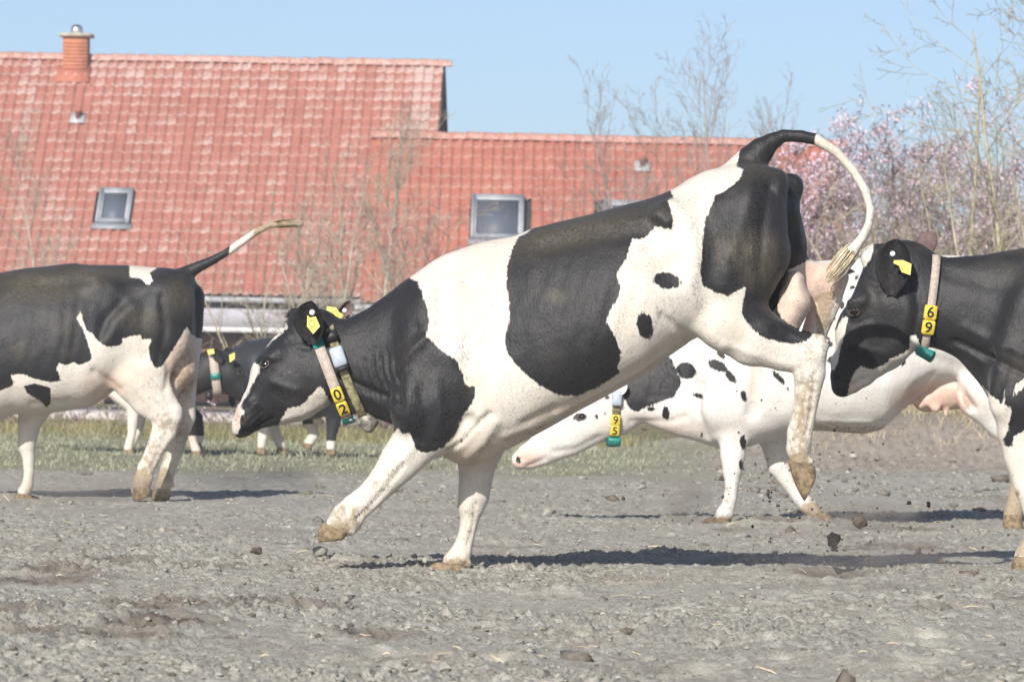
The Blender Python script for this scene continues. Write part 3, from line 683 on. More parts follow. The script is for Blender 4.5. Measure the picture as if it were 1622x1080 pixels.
# ------------------------------------------------------------------ cows: implicit body -> one continuous mesh
class Field:
    def __init__(s, lo, hi, res):
        s.lo = np.array(lo, float); s.res = res
        s.dim = np.ceil((np.array(hi) - s.lo) / res).astype(int) + 1
        s.ax = [(s.lo[i] + np.arange(s.dim[i]) * res).astype(np.float32) for i in range(3)]
        s.A = np.full(s.dim, 0.35, np.float32)
    def _blend(s, sl, f, k, carve=False):
        a = s.A[sl]
        if carve:
            f = -f; h = np.maximum(k - np.abs(a - f), 0) / k; s.A[sl] = np.maximum(a, f) + h * h * k * 0.25
        else:
            h = np.maximum(k - np.abs(a - f), 0) / k; s.A[sl] = np.minimum(a, f) - h * h * k * 0.25
    def _sl(s, lo, hi):
        i0 = np.clip(np.floor((np.array(lo) - s.lo) / s.res).astype(int), 0, s.dim - 1); i1 = np.clip(np.ceil((np.array(hi) - s.lo) / s.res).astype(int) + 1, 1, s.dim)
        return tuple(slice(a, b) for a, b in zip(i0, i1))
    def seg(s, p0, p1, a0, b0, a1, b1, k=0.03, carve=False):
        p0 = np.asarray(p0, float); p1 = np.asarray(p1, float); m = max(a0, a1, b0, b1) * 1.25 + k + 2 * s.res
        sl = s._sl(np.minimum(p0, p1) - m, np.maximum(p0, p1) + m)
        x = s.ax[0][sl[0]][:, None, None]; y = s.ax[1][sl[1]][None, :, None]; z = s.ax[2][sl[2]][None, None, :]
        d = p1 - p0; L2 = d[0] ** 2 + d[2] ** 2 + 1e-9
        t = np.clip(((x - p0[0]) * d[0] + (z - p0[2]) * d[2]) / L2, 0, 1)
        a = a0 + (a1 - a0) * t; b = b0 + (b1 - b0) * t
        rho = (x - p0[0] - d[0] * t) ** 2 + (z - p0[2] - d[2] * t) ** 2; yy = (y - p0[1] - d[1] * t) ** 2
        f = (np.sqrt(rho / a ** 2 + yy / b ** 2 + 1e-9) - 1) * np.minimum(a, b)
        s._blend(sl, f.astype(np.float32), k, carve)
    def chain(s, nodes, k=0.03, carve=False):
        """nodes: (point, a, b)"""
        if len(nodes) == 1: nodes = [nodes[0], (nodes[0][0] + np.array([1e-4, 0, 0]), nodes[0][1], nodes[0][2])]
        P_ = np.array([n[0] for n in nodes]); m = max(max(n[1], n[2]) for n in nodes) * 1.25 + k + 2 * s.res
        sl = s._sl(P_.min(0) - m, P_.max(0) + m); keep = s.A; tmp = np.full([q.stop - q.start for q in sl], 0.35, np.float32)
        sub_ = Field.__new__(Field); sub_.res = s.res; sub_.lo = s.lo + np.array([q.start for q in sl]) * s.res; sub_.dim = np.array(tmp.shape); sub_.A = tmp
        sub_.ax = [s.ax[i][sl[i]] for i in range(3)]
        for (p, a, b), (q, c, d) in zip(nodes[:-1], nodes[1:]): sub_.seg(p, q, a, b, c, d, 0.004)
        s._blend(sl, sub_.A, k, carve)
    def profile(s, xs, top, bot, wid, yc, k=0.03, p=2.3, egg=0.16):
        """trunk: silhouette top/bottom as functions of x, half width wid"""
        o = np.argsort(xs); xs = np.array(xs)[o]
        sl = s._sl((xs[0], yc - max(wid) - 0.1, min(bot) - 0.1), (xs[-1], yc + max(wid) + 0.1, max(top) + 0.1))
        X = s.ax[0][sl[0]]
        g = lambda v: np.interp(X, xs, np.array(v)[o])
        T, B, Wd = g(top), g(bot), g(wid)
        ker = max(3, int(0.03 / s.res) | 1)
        def sm(v):
            e = np.pad(v, ker, mode='reflect', reflect_type='odd'); c = np.convolve(e, np.ones(ker) / ker, 'same'); return c[ker:-ker]
        T, B, Wd = sm(T), sm(B), sm(Wd)
        C = ((T + B) / 2)[:, None, None]; Hh = ((T - B) / 2)[:, None, None]; Wd = Wd[:, None, None]
        y = s.ax[1][sl[1]][None, :, None] - yc; z = s.ax[2][sl[2]][None, None, :]
        v = (z - C) / Hh; w = Wd * (1 - egg * np.clip(v, -1.2, 1.2))
        f = ((np.abs(v) ** p + np.abs(y / w) ** p + 1e-9) ** (1 / p) - 1) * np.minimum(Hh, Wd)
        s._blend(sl, f.astype(np.float32), k)
    def surface(s):
        A = s.A; I = A < 0
        c = np.zeros(np.array(A.shape) - 1, np.int8); n = A.shape
        for dx in (0, 1):
            for dy in (0, 1):
                for dz in (0, 1): c += I[dx:n[0] - 1 + dx, dy:n[1] - 1 + dy, dz:n[2] - 1 + dz]
        act = (c > 0) & (c < 8); idx = np.argwhere(act)
        ids = np.full(act.shape, -1, np.int32); ids[tuple(idx.T)] = np.arange(len(idx))
        corner = np.array([[a, b, e] for a in (0, 1) for b in (0, 1) for e in (0, 1)])
        val = np.stack([A[idx[:, 0] + q[0], idx[:, 1] + q[1], idx[:, 2] + q[2]] for q in corner], 1)
        acc = np.zeros((len(idx), 3)); cnt = np.zeros(len(idx))
        for i in range(8):
            for j in range(i + 1, 8):
                if np.abs(corner[i] - corner[j]).sum() != 1: continue
                a, b = val[:, i], val[:, j]; mk = (a < 0) != (b < 0); t = np.where(mk, a / (a - b + 1e-12), 0)
                acc += np.where(mk[:, None], corner[i] + t[:, None] * (corner[j] - corner[i]), 0); cnt += mk
        V = s.lo + (idx + acc / cnt[:, None]) * s.res
        Q = []
        for a in range(3):
            b, e = (a + 1) % 3, (a + 2) % 3
            sl0 = [slice(None)] * 3; sl1 = [slice(None)] * 3; sl0[a] = slice(0, -1); sl1[a] = slice(1, None)
            ch = np.argwhere(I[tuple(sl0)] != I[tuple(sl1)])
            ok = (ch[:, b] > 0) & (ch[:, e] > 0) & (ch[:, b] < n[b] - 1) & (ch[:, e] < n[e] - 1); ch = ch[ok]
            fl = I[tuple(ch.T)]
            def g(db, de): q = ch.copy(); q[:, b] += db; q[:, e] += de; return ids[tuple(q.T)]
            q = np.stack([g(-1, -1), g(0, -1), g(0, 0), g(-1, 0)], 1)
            Q.append(np.where(fl[:, None], q, q[:, ::-1]))
        Q = np.concatenate(Q); Q = Q[(Q >= 0).all(1)]
        # keep the largest connected piece free of specks and relax a little
        e = np.concatenate([Q[:, [0, 1]], Q[:, [1, 2]], Q[:, [2, 3]], Q[:, [3, 0]]]); e = np.concatenate([e, e[:, ::-1]])
        deg = np.bincount(e[:, 0], minlength=len(V)).astype(float)[:, None]
        for lam in (0.55, -0.45, 0.55, -0.45):
            av = np.stack([np.bincount(e[:, 0], V[e[:, 1], q], minlength=len(V)) for q in range(3)], 1) / np.maximum(deg, 1)
            V = V + lam * (av - V)
        nr = np.zeros_like(V); fn = np.cross(V[Q[:, 2]] - V[Q[:, 0]], V[Q[:, 3]] - V[Q[:, 1]])
        for q in range(4):
            for ax in range(3): nr[:, ax] += np.bincount(Q[:, q], fn[:, ax], minlength=len(V))
        nr /= np.linalg.norm(nr, axis=1)[:, None] + 1e-12
        return V, Q, nr

def poly_sd(px, py, poly):
    """signed distance in pixels, positive inside"""
    poly = np.asarray(poly, float); d = np.full(px.shape, 1e9); ins = np.zeros(px.shape, bool)
    for (x0, y0), (x1, y1) in zip(poly, np.roll(poly, -1, 0)):
        ex, ey = x1 - x0, y1 - y0; t = np.clip(((px - x0) * ex + (py - y0) * ey) / (ex * ex + ey * ey + 1e-9), 0, 1)
        d = np.minimum(d, (px - x0 - t * ex) ** 2 + (py - y0 - t * ey) ** 2)
        cr = (y0 > py) != (y1 > py); xi = x0 + (py - y0) * ex / (ey if abs(ey) > 1e-9 else 1e-9); ins ^= cr & (px < xi)
    d = np.sqrt(d); return np.where(ins, d, -d)
def ell_sd(px, py, e):
    x, y, rx, ry, an = (list(e) + [0])[:5]; c, s = math.cos(math.radians(an)), math.sin(math.radians(an))
    u = (px - x) * c + (py - y) * s; v = -(px - x) * s + (py - y) * c
    return (1 - np.sqrt((u / rx) ** 2 + (v / ry) ** 2)) * min(rx, ry)

def m_cow(name, white=(0.60, 0.565, 0.505), black=(0.013, 0.013, 0.015), stain=0.3, dust=0.4):
    t = MT(name, 0.62, 0.30)
    co = t.coords(); hair = t.coords((95, 95, 17), (0.0, math.radians(-62), 0.0))
    hn = t.noise(1.0, 3, 0.6, hair); hf = t.noise(3.2, 2, 0.6, hair); big = t.noise(5.0, 4, 0.6, co); mid = t.noise(22, 4, 0.65, co)
    sd = t.mth('ADD', t.attr('black'), t.mth('ADD', t.mth('MULTIPLY', t.mth('SUBTRACT', hn, 0.5), 0.022), t.mth('MULTIPLY', t.mth('SUBTRACT', mid, 0.5), 0.014)))
    bw = t.mr(sd, -0.0032, 0.0032)
    wc = t.mix(t.mth('MULTIPLY', t.mr(big, 0.42, 0.75), stain), white, (0.50, 0.41, 0.26))
    wc = t.mix(t.mr(hn, 0.35, 0.75, 0, 0.30), wc, (0.44, 0.385, 0.31))
    wc = t.mix(t.attr('pink'), wc, t.mix(t.mr(mid, 0.3, 0.7), (0.55, 0.345, 0.265), (0.62, 0.45, 0.36)))
    bc = t.mix(t.mth('MULTIPLY', t.mr(big, 0.45, 0.8), dust), black, (0.050, 0.043, 0.034))
    bc = t.mix(t.mth('MULTIPLY', t.attr('dusty'), t.mr(hn, 0.3, 0.7, 0.35, 1.0)), bc, (0.105, 0.088, 0.058))
    bc = t.mix(t.mr(hf, 0.45, 0.85, 0, 0.5), bc, (0.036, 0.034, 0.034))
    c = t.mix(bw, wc, bc)
    # dried mud: splashes where the dirt attribute is high
    dt = t.attr('dirt'); spl = t.noise(38, 5, 0.7, co); sp2 = t.noise(120, 3, 0.6, co)
    dv = t.mth('ADD', dt, t.mth('ADD', t.mth('MULTIPLY', t.mth('SUBTRACT', spl, 0.5), 1.3), t.mth('MULTIPLY', t.mth('SUBTRACT', sp2, 0.5), 0.5)))
    dm = t.mth('MULTIPLY', t.mr(dv, 0.33, 0.72), 0.88)
    c = t.mix(dm, c, t.mix(t.mr(sp2, 0.3, 0.7), (0.20, 0.145, 0.085), (0.36, 0.28, 0.18)))
    # bits of chaff and dried specks stuck in the coat
    spk = t.noise(95, 2, 0.5, co); c = t.mix(t.mth('MULTIPLY', t.mr(spk, 0.765, 0.80), 0.8), c, (0.34, 0.29, 0.19))
    t.color(c)
    ro = t.n('ShaderNodeMix', data_type='FLOAT'); t.setin(ro, 0, bw); ro.inputs[2].default_value = 0.75; ro.inputs[3].default_value = 0.50
    t.l(ro.outputs[0], t.b.inputs['Roughness'])
    t.b.inputs['Sheen Weight'].default_value = 0.07; t.b.inputs['Sheen Roughness'].default_value = 0.5
    hgt_ = t.mth('ADD', t.mth('ADD', t.mth('MULTIPLY', hn, 0.8), t.mth('MULTIPLY', hf, 0.5)), t.mth('ADD', t.mth('MULTIPLY', mid, 1.3), t.mth('MULTIPLY', dm, 0.8)))
    t.bump(hgt_, 0.46, 0.006)
    return t.m
M_HOOF = simple('muddy_horn', (0.19, 0.140, 0.085), 0.75, 0.3, 0.45, 45, 0.8)
M_EYE = None
M_LID = simple('grey_eyelid', (0.11, 0.085, 0.075), 0.5, 0.4, 0.3, 40)
def m_eye():
    t = MT('dark_wet_eye', 0.05, 0.7); t.color((0.010, 0.006, 0.005)); return t.m
M_EYE = m_eye()
M_EARB = simple('black_ear_hair', (0.020, 0.019, 0.020), 0.7, 0.25, 0.4, 60, 0.5)
M_EARP = simple('grey_pink_ear_skin', (0.13, 0.085, 0.08), 0.7, 0.25, 0.3, 30, 0.4)
M_YEL = simple('yellow_tag_plastic', (0.62, 0.47, 0.055), 0.55, 0.3, 0.16, 45)
M_TAG = simple('faded_yellow_tag', (0.66, 0.58, 0.16), 0.55, 0.3, 0.14, 40)
M_INK = simple('black_print', (0.015, 0.015, 0.015), 0.6, 0.3, 0.05, 9)
M_BUT = simple('white_tag_button', (0.72, 0.72, 0.70), 0.35, 0.5, 0.05, 9)
M_STRAP = simple('beige_nylon_strap', (0.42, 0.36, 0.31), 0.85, 0.2, 0.18, 70, 0.6)
M_CAMO = simple('olive_woven_strap', (0.22, 0.20, 0.11), 0.85, 0.2, 0.55, 40, 0.6)
M_GREEN = simple('teal_green_clip', (0.015, 0.18, 0.145), 0.35, 0.5, 0.15, 25)
M_GREYP = simple('grey_transponder', (0.36, 0.41, 0.47), 0.4, 0.4, 0.08, 14)
M_BLKP = simple('black_rubber', (0.02, 0.02, 0.024), 0.5, 0.4, 0.2, 14)
M_WEIGHT = simple('scuffed_weight', (0.20, 0.19, 0.16), 0.5, 0.5, 0.7, 28, 0.6)

class Cow:
    def __init__(s, Y0, scale, res, label, extent, name='cow', category='cow'):
        s.Y0 = Y0; s.s = FPX / Y0; s.res = res; s.lo = None
        x0, y0, x1, y1 = extent; a = P(x0, y1, Y0); b = P(x1, y0, Y0)
        s.F = Field((min(a[0], b[0]) - .05, Y0 - 0.50, min(a[2], b[2]) - .08), (max(a[0], b[0]) + .05, Y0 + 0.50, max(a[2], b[2]) + .08), res)
        s.root = empty(name, ((a[0] + b[0]) / 2, Y0, 0.0)); tag(s.root, label, category, 'cows in the field')
        s.scale = scale
    def pt(s, px, py, y=0.0): return P(px, py, s.Y0 + y)
    def m(s, px): return px / s.s
    def trunk(s, top, bot, wid, k=0.04, p=2.3, egg=0.16, n=90):
        top = np.array(top, float); bot = np.array(bot, float); wid = np.array(wid, float)
        xs = np.linspace(max(top[0, 0], bot[0, 0]), min(top[-1, 0], bot[-1, 0]), n)
        ty = np.interp(xs, top[:, 0], top[:, 1]); by = np.interp(xs, bot[:, 0], bot[:, 1]); w = np.interp(xs, wid[:, 0], wid[:, 1])
        T = np.array([s.pt(x, y) for x, y in zip(xs, ty)]); B = np.array([s.pt(x, y) for x, y in zip(xs, by)])
        s.F.profile((T[:, 0] + B[:, 0]) / 2, T[:, 2], B[:, 2], w, s.Y0, k, p, egg)
    def limb(s, nodes, k=0.03, carve=False, br=0.85):
        """nodes (px,py,a_px,y[,b_m])"""
        s.F.chain([(s.pt(n[0], n[1], n[3]), s.m(n[2]), n[4] if len(n) > 4 else s.m(n[2]) * br) for n in nodes], k, carve)
    def head(s, secs, k=0.025, y=0.0):
        """secs: (dorsal px,py, ventral px,py, half width m)"""
        nd = []
        for i, (x0, y0, x1, y1, w) in enumerate(secs):
            yy = y[i] if isinstance(y, (list, tuple)) else y
            a, b = s.pt(x0, y0, yy), s.pt(x1, y1, yy); nd.append(((a + b) / 2, np.linalg.norm(a - b) / 2, w))
        s.F.chain(nd, k)
    def finish(s, mat, black=(), white=(), pink=(), dirt=(), dusty=(), base=-0.5, spots=(), disp=None, strokes=(), hair=0, flow=(0.8, 0, -0.6), hlen=0.014):
        V, Q, N = s.F.surface(); s.F = None
        px, py = proj(V); mpp = 1.0 / s.s
        sd = np.full(len(V), base * s.s)
        for p in black: sd = np.maximum(sd, poly_sd(px, py, p))
        for p in spots: sd = np.maximum(sd, ell_sd(px, py, p))
        for p in white: sd = np.minimum(sd, -poly_sd(px, py, p))
        def soft(lst):
            w = np.zeros(len(V))
            for p, soft_px, st in lst:
                d = poly_sd(px, py, p) if len(p) > 2 and hasattr(p[0], '__len__') else ell_sd(px, py, p)
                w = np.maximum(w, st * np.clip(0.5 + d / (2 * soft_px), 0, 1))
            return w
        # gentle anatomical unevenness
        am = 0.006 * vnoise3(V[:, 0] * 7, V[:, 2] * 7, V[:, 1] * 7, 41) + 0.003 * vnoise3(V[:, 0] * 17, V[:, 2] * 17, V[:, 1] * 17, 42)
        if disp is not None: am = am + disp(px, py, V)
        face = np.clip(-(N @ np.array([0, 1.0, 0])) * 2.2 + 0.25, 0, 1)
        for pl, w, a in strokes:      # muscle edges, bones, veins and folds on the near side
            d = np.full(len(V), 1e9); pl = np.array(pl, float)
            for (x0, y0), (x1, y1) in zip(pl[:-1], pl[1:]):
                ex, ey = x1 - x0, y1 - y0; t = np.clip(((px - x0) * ex + (py - y0) * ey) / (ex * ex + ey * ey + 1e-9), 0, 1); d = np.minimum(d, (px - x0 - t * ex) ** 2 + (py - y0 - t * ey) ** 2)
            am = am + face * a * np.exp(-d / w ** 2)
        V = V + N * am[:, None]
        s.bvh = BVHTree.FromPolygons([tuple(v) for v in V], [tuple(int(i) for i in q) for q in Q])
        at = {'black': sd * mpp, 'pink': soft(pink), 'dirt': soft(dirt), 'dusty': soft(dusty)}
        s.body = part('body', V, Q, mat, s.root, True, at)
        if hair: s.coat(V, Q, N, at, mat, hair, flow, hlen)
        return s.body
    def coat(s, V, Q, N, at, mat, n, flow, L):
        """short hair lying along the body, rooted on the skin"""
        rng = np.random.default_rng(int(s.Y0 * 10)); T1 = V[Q]
        ar = np.linalg.norm(np.cross(T1[:, 2] - T1[:, 0], T1[:, 3] - T1[:, 1]), axis=1); nf = N[Q].mean(1)
        pr = ar * np.where(nf[:, 1] < 0.3, 1.0, 0.10); f = rng.choice(len(Q), n, p=pr / pr.sum())
        a, b = rng.random(n)[:, None], rng.random(n)[:, None]; q = T1[f]
        bil = lambda c: (c[:, 0] * (1 - a) + c[:, 1] * a) * (1 - b) + (c[:, 3] * (1 - a) + c[:, 2] * a) * b
        p = bil(q); nn = bil(N[Q[f]]); nn /= np.linalg.norm(nn, axis=1)[:, None]
        fl = np.array(flow, float) + rng.normal(0, 0.22, (n, 3)); low = np.clip((0.75 - p[:, 2]) / 0.3, 0, 1)[:, None]; fl = fl * (1 - low) + (np.array([0.1, 0, -1.0]) + rng.normal(0, 0.15, (n, 3))) * low
        fl -= nn * (fl * nn).sum(1)[:, None]; fl /= np.linalg.norm(fl, axis=1)[:, None] + 1e-9
        ln = (L * (0.5 + rng.random(n)))[:, None]; sd_ = np.cross(nn, fl); w = 0.0006
        tip = p + fl * ln + nn * ln * (0.03 + 0.10 * rng.random(n))[:, None]
        P3 = np.stack([p - sd_ * w - nn * 0.001, p + sd_ * w - nn * 0.001, tip], 1).reshape(-1, 3)
        A = {k: np.repeat(bil(v[Q[f]][:, :, None])[:, 0], 3) for k, v in at.items()}
        A['black'] = A['black'] + np.repeat(rng.normal(0, 0.002, n), 3)
        o = part('coat_hair', P3, np.arange(3 * n).reshape(-1, 3), mat, s.root, True, A); o['kind'] = 'stuff'
        nz = nn + sd_ * rng.normal(0, 0.22, n)[:, None] + fl * rng.normal(0, 0.15, n)[:, None]; nz /= np.linalg.norm(nz, axis=1)[:, None]
        o.data.normals_split_custom_set_from_vertices(np.repeat(nz, 3, 0).tolist())
    def hit(s, px, py):
        d = ray(px, py); h = s.bvh.ray_cast(Vector(CAMP), Vector(d))
        if h[0] is None: return s.pt(px, py, -0.1), np.array([0, -1.0, 0])
        n = np.array(h[1]); n = n if n @ d < 0 else -n
        return np.array(h[0]), n
    def hoof(s, C, T, Hl, ac, y, wid=0.031):
        """two claws lofted from the coronet to the sole; px coordinates"""
        for sg in (-1, 1):
            yy = y + sg * wid * 0.95
            t, h = s.pt(*T, yy), s.pt(*Hl, yy); dr = (t - h) / np.linalg.norm(t - h)
            if hasattr(C[0], '__len__'): f0, r0 = s.pt(*C[0], yy), s.pt(*C[1], yy)
            else: c = s.pt(*C, yy); f0, r0 = c + dr * s.m(ac), c - dr * s.m(ac) * 0.9
            V = []; k = 16; levels = 7
            for q in range(levels):
                u = min(q / (levels - 2), 1.0); end = q == levels - 1; bl = 0.010 * math.sin(math.pi * u); t2 = t + (h - t) * 0.10; f = f0 + (t2 - f0) * u + dr * bl; r = r0 + (h - r0) * u - dr * bl * 0.5; ce = (f + r) / 2; L = (f - r) / 2; w = wid * (0.88 + 0.18 * u)
                if end: ce = ce + (ce - (f0 + r0) / 2) / np.linalg.norm(ce - (f0 + r0) / 2) * 0.005; L = L * 0.86; w *= 0.82
                for j in range(k):
                    th = 2 * math.pi * j / k; ca, sa = math.cos(th), math.sin(th)
                    tw = (1 - 0.15 * max(ca, 0) ** 2)
                    V.append(ce + L * math.copysign(abs(ca) ** 0.8, ca) + np.array([0, 1, 0]) * w * math.copysign(abs(sa) ** 0.8, sa) * tw)
            V = np.array(V); n = len(V); V = np.vstack([V, V[:k].mean(0), V[-k:].mean(0)])
            i = (np.arange(levels - 1) * k)[:, None]; j = np.arange(k)[None]; j2 = (j + 1) % k
            Q = np.stack([i + j, i + j2, i + k + j2, i + k + j], -1).reshape(-1, 4)
            Tt = np.array([[n, (q + 1) % k, q] for q in range(k)] + [[n + 1, (levels - 1) * k + q, (levels - 1) * k + (q + 1) % k] for q in range(k)])
            part('hoof', V, [Q, Tt], M_HOOF, s.root, True)
    def eye(s, px, py, r=0.021, depth=0.6):
        p, n = s.hit(px, py); c = p - n * r * depth
        bm = bmesh.new(); bmesh.ops.create_uvsphere(bm, u_segments=16, v_segments=10, radius=r)
        V = np.array([v.co[:] for v in bm.verts]) + c; F3 = np.array([[v.index for v in f.verts] for f in bm.faces if len(f.verts) == 3]); F4 = np.array([[v.index for v in f.verts] for f in bm.faces if len(f.verts) == 4]); bm.free()
        part('eye', V, [F4, F3], M_EYE, s.root, True)
        a = np.cross(n, [0, 0, 1.0]); a /= np.linalg.norm(a); b = np.cross(n, a); q = []
        for k in range(25):
            th = k * math.pi / 12; q.append(c + n * r * (0.55 + 0.12 * math.sin(th)) + a * r * 1.08 * math.cos(th) + b * r * (0.66 * math.sin(th) + 0.12 * math.cos(th)))
        bb = MB(); bb.tube(np.array(q), 0.0028, 6); V, F = bb.out(); part('eyelid', V, F, M_LID, s.root, True)
        return c
    def ear(s, base, tip, wpx, y, nrm, mat, cup=0.5, tilt_y=0.0):
        """cupped leaf between two pixels; nrm = facing direction of the hollow"""
        b = s.pt(*base, y); t = s.pt(*tip, y + tilt_y); ax = t - b; L = np.linalg.norm(ax); ax /= L
        nrm = np.array(nrm, float); nrm -= ax * (nrm @ ax); nrm /= np.linalg.norm(nrm); sd = np.cross(ax, nrm); w = s.m(wpx)
        nu, nv = 16, 9; V = []
        for lay in (0, 1):
            for i in range(nu):
                u = (1 - math.cos(math.pi * i / (nu - 1))) / 2; ww = w * max(0.06, 0.32 * (1 - u) ** 2, (1 - abs(2 * u ** 1.25 - 1.0) ** 2.2) ** 0.55)
                for j in range(nv):
                    v = -1 + 2 * j / (nv - 1)
                    q = b + ax * L * u + sd * ww * v + nrm * (cup * ww * v * v - (0.010 if lay else 0.0) * (1 - v ** 4) * 0.9 - 0.002 * lay - 0.25 * cup * w * math.sin(math.pi * u))
                    V.append(q)
        n = nu * nv; Q = []
        for i in range(nu - 1):
            for j in range(nv - 1):
                a = i * nv + j; Q += [[a, a + 1, a + nv + 1, a + nv], [n + a, n + a + nv, n + a + nv + 1, n + a + 1]]
        for i in range(nu - 1):
            for j in (0, nv - 1): a = i * nv + j; Q.append([a, a + nv, n + a + nv, n + a])
        for j in range(nv - 1):
            for i in (0, nu - 1): a = i * nv + j; Q.append([a, a + 1, n + a + 1, n + a])
        return part('ear', np.array(V), np.array(Q), mat, s.root, True)
    def tag_plate(s, poly, y, parent=None, tilt=0.0, marks=0):
        """ear tag: pixel outline with thickness; marks = rows of faded print"""
        pts = np.array([s.pt(x, q, y) for x, q in poly]); c = pts.mean(0)
        pts[:, 1] += tilt * (pts[:, 2] - c[2]); n = len(pts); V = np.vstack([pts, pts + [0, 0.004, 0]])
        me = bpy.data.meshes.new('ear_tag'); off = np.array(s.root.location)
        me.from_pydata([tuple(v - off) for v in V], [], [tuple(range(n)), tuple(range(2 * n - 1, n - 1, -1))] + [(i, i + n, (i + 1) % n + n, (i + 1) % n) for i in range(n)])
        me.materials.append(M_TAG); o = link(bpy.data.objects.new('ear_tag', me), s.root)
        if marks:
            b = MB(); rng = random.Random(marks); up = np.array([0, tilt, 1.0]); ax = pts[1] - pts[0]; ax = np.array([1.0, 0, 0.35])
            for r in range(3):
                for q in range(4):
                    if rng.random() < 0.2: continue
                    b.box(c + ax * (q - 1.5) * 0.0065 + up * ((r - 1.0) * 0.013 - 0.004) + np.array([0, -0.0016, 0]), 0.0014, 0.0016, 0.007, np.array([1, 0, 0.35]), (0, 1, 0), np.array([-0.35, 0, 1]))
            V, F = b.out(); link(bpy.data.objects.new('faded_print', mesh('faded_print', V - off, F, [M_INK])), o); o.children[0]['kind'] = 'stuff'
        return o
    def button(s, px, py, y, r=0.013):
        c = s.pt(px, py, y); V, F = captube([c + [0, 0.006, 0], c + [0, 0.0, 0], c + [0, -0.005, 0]], [r, r, r * 0.7], 12)
        part('tag_button', V, F, M_BUT, s.root, False)
    def switch(s, path, rads, y, mat, n=90, seed=1, curl=0.012):
        """hair tuft at the tail end"""
        rng = np.random.default_rng(seed); pts = np.array([s.pt(a, b, y) for a, b in path]); b = MB()
        t = np.linspace(0, 1, len(pts)); tt = np.linspace(0, 1, 9); C = np.stack([np.interp(tt, t, pts[:, q]) for q in range(3)], 1); R = np.interp(tt, t, [s.m(r) for r in rads])
        for i in range(n):
            o = rng.normal(0, 0.5, 3); e = 0.55 + 0.45 * rng.random(); k = max(3, int(9 * e)); w = rng.normal(0, curl, 3)
            L = C[:k] + o * R[:k, None] + w * (tt[:k, None] ** 2)
            b.tube(L, np.linspace(0.0024, 0.0012, k), 3)
        V, F = b.out(); part('tail_switch', V, F, mat, s.root)

class Ring:
    """strap loop around a neck between a top and a bottom pixel"""
    def __init__(s, cow, T, B, w, y=0.0, bow=0.0):
        s.a, s.b = cow.pt(*T, y), cow.pt(*B, y); s.C = (s.a + s.b) / 2; s.A = (s.a - s.b) / 2; s.w = w; s.bow = bow
        d = s.A / np.linalg.norm(s.A); s.u = np.array([d[2], 0, -d[0]])     # across the strap
    def p(s, th):
        sx, c = math.sin(th), math.cos(th)
        return s.C + s.A * c + np.array([0, -s.w * math.copysign(abs(sx) ** 0.8, sx), 0]) + s.u * s.bow * sx * sx
    def frame(s, th):
        t = s.p(th + 0.02) - s.p(th - 0.02); t /= np.linalg.norm(t); n = np.cross(t, s.u); n /= np.linalg.norm(n)
        if n @ (s.p(th) - s.C) < 0: n = -n
        u = np.cross(n, t); 
        if u @ s.u < 0: u = -u
        return s.p(th), t, n, u
    def ribbon(s, width, th0=0.0, th1=2 * math.pi, n=64, thick=0.004, lift=0.0):
        V = []
        for i in range(n + 1):
            c, t, nn, u = s.frame(th0 + (th1 - th0) * i / n)
            for a, b in ((-1, 0), (1, 0), (1, 1), (-1, 1)): V.append(c + u * a * width / 2 + nn * (lift + b * thick))
        i = (np.arange(n) * 4)[:, None]; j = np.arange(4)[None]; j2 = (j + 1) % 4
        Q = np.stack([i + j, i + j2, i + 4 + j2, i + 4 + j], -1).reshape(-1, 4)
        e = n * 4; Q = np.vstack([Q, [[3, 2, 1, 0], [e, e + 1, e + 2, e + 3]]])
        return np.array(V), Q
    def block(s, th, L, Wd, D, lift=0.0, bev=0.12):
        c, t, n, u = s.frame(th); V = []
        for z, sc in ((0, 1.0), (D * 0.7, 1.0), (D, 1 - bev)):
            for k in range(12):
                q = k * math.pi / 6 + math.pi / 12; ca, sa = math.cos(q), math.sin(q)
                V.append(c + u * Wd / 2 * sc * math.copysign(abs(ca) ** 0.28, ca) + t * L / 2 * sc * math.copysign(abs(sa) ** 0.28, sa) + n * (z + lift))
        Q = [[r * 12 + k, r * 12 + (k + 1) % 12, (r + 1) * 12 + (k + 1) % 12, (r + 1) * 12 + k] for r in range(2) for k in range(12)]
        V = np.array(V); V = np.vstack([V, V[24:].mean(0), V[:12].mean(0)])
        return V, [np.array(Q), np.array([[36, 24 + k, 24 + (k + 1) % 12] for k in range(12)] + [[37, (k + 1) % 12, k] for k in range(12)])]
def text_mesh(ch, size, origin, right, up, nrm, mat, parent, extr=0.0012):
    cu = bpy.data.curves.new('digit', 'FONT'); cu.body = ch; cu.size = size; cu.align_x = 'CENTER'; cu.align_y = 'CENTER'; cu.extrude = extr; cu.offset = size * 0.012
    to = bpy.data.objects.new('digit_curve', cu); SC.collection.objects.link(to)
    me = bpy.data.meshes.new_from_object(to.evaluated_get(bpy.context.evaluated_depsgraph_get())); bpy.data.objects.remove(to)
    me.name = 'digit'; me.materials.clear(); me.materials.append(mat)
    M = Matrix(((right[0], up[0], nrm[0], origin[0]), (right[1], up[1], nrm[1], origin[1]), (right[2], up[2], nrm[2], origin[2]), (0, 0, 0, 1)))
    me.transform(Matrix.Translation(-parent.location) @ M)
    o = bpy.data.objects.new('digit', me); return o
def number_block(ring, th, L, Wd, D, ch, root, lift):
    V, F = ring.block(th, L, Wd, D, lift); b = part('number_block', V, F, M_YEL, root); b['label'] = 'yellow block with black number ' + ch
    c, t, n, u = ring.frame(th); up = -t; right = np.cross(up, n)
    o = text_mesh(ch, L * 1.02, c + n * (lift + D + 0.0006), right, up, n, M_INK, root); link(o, b)
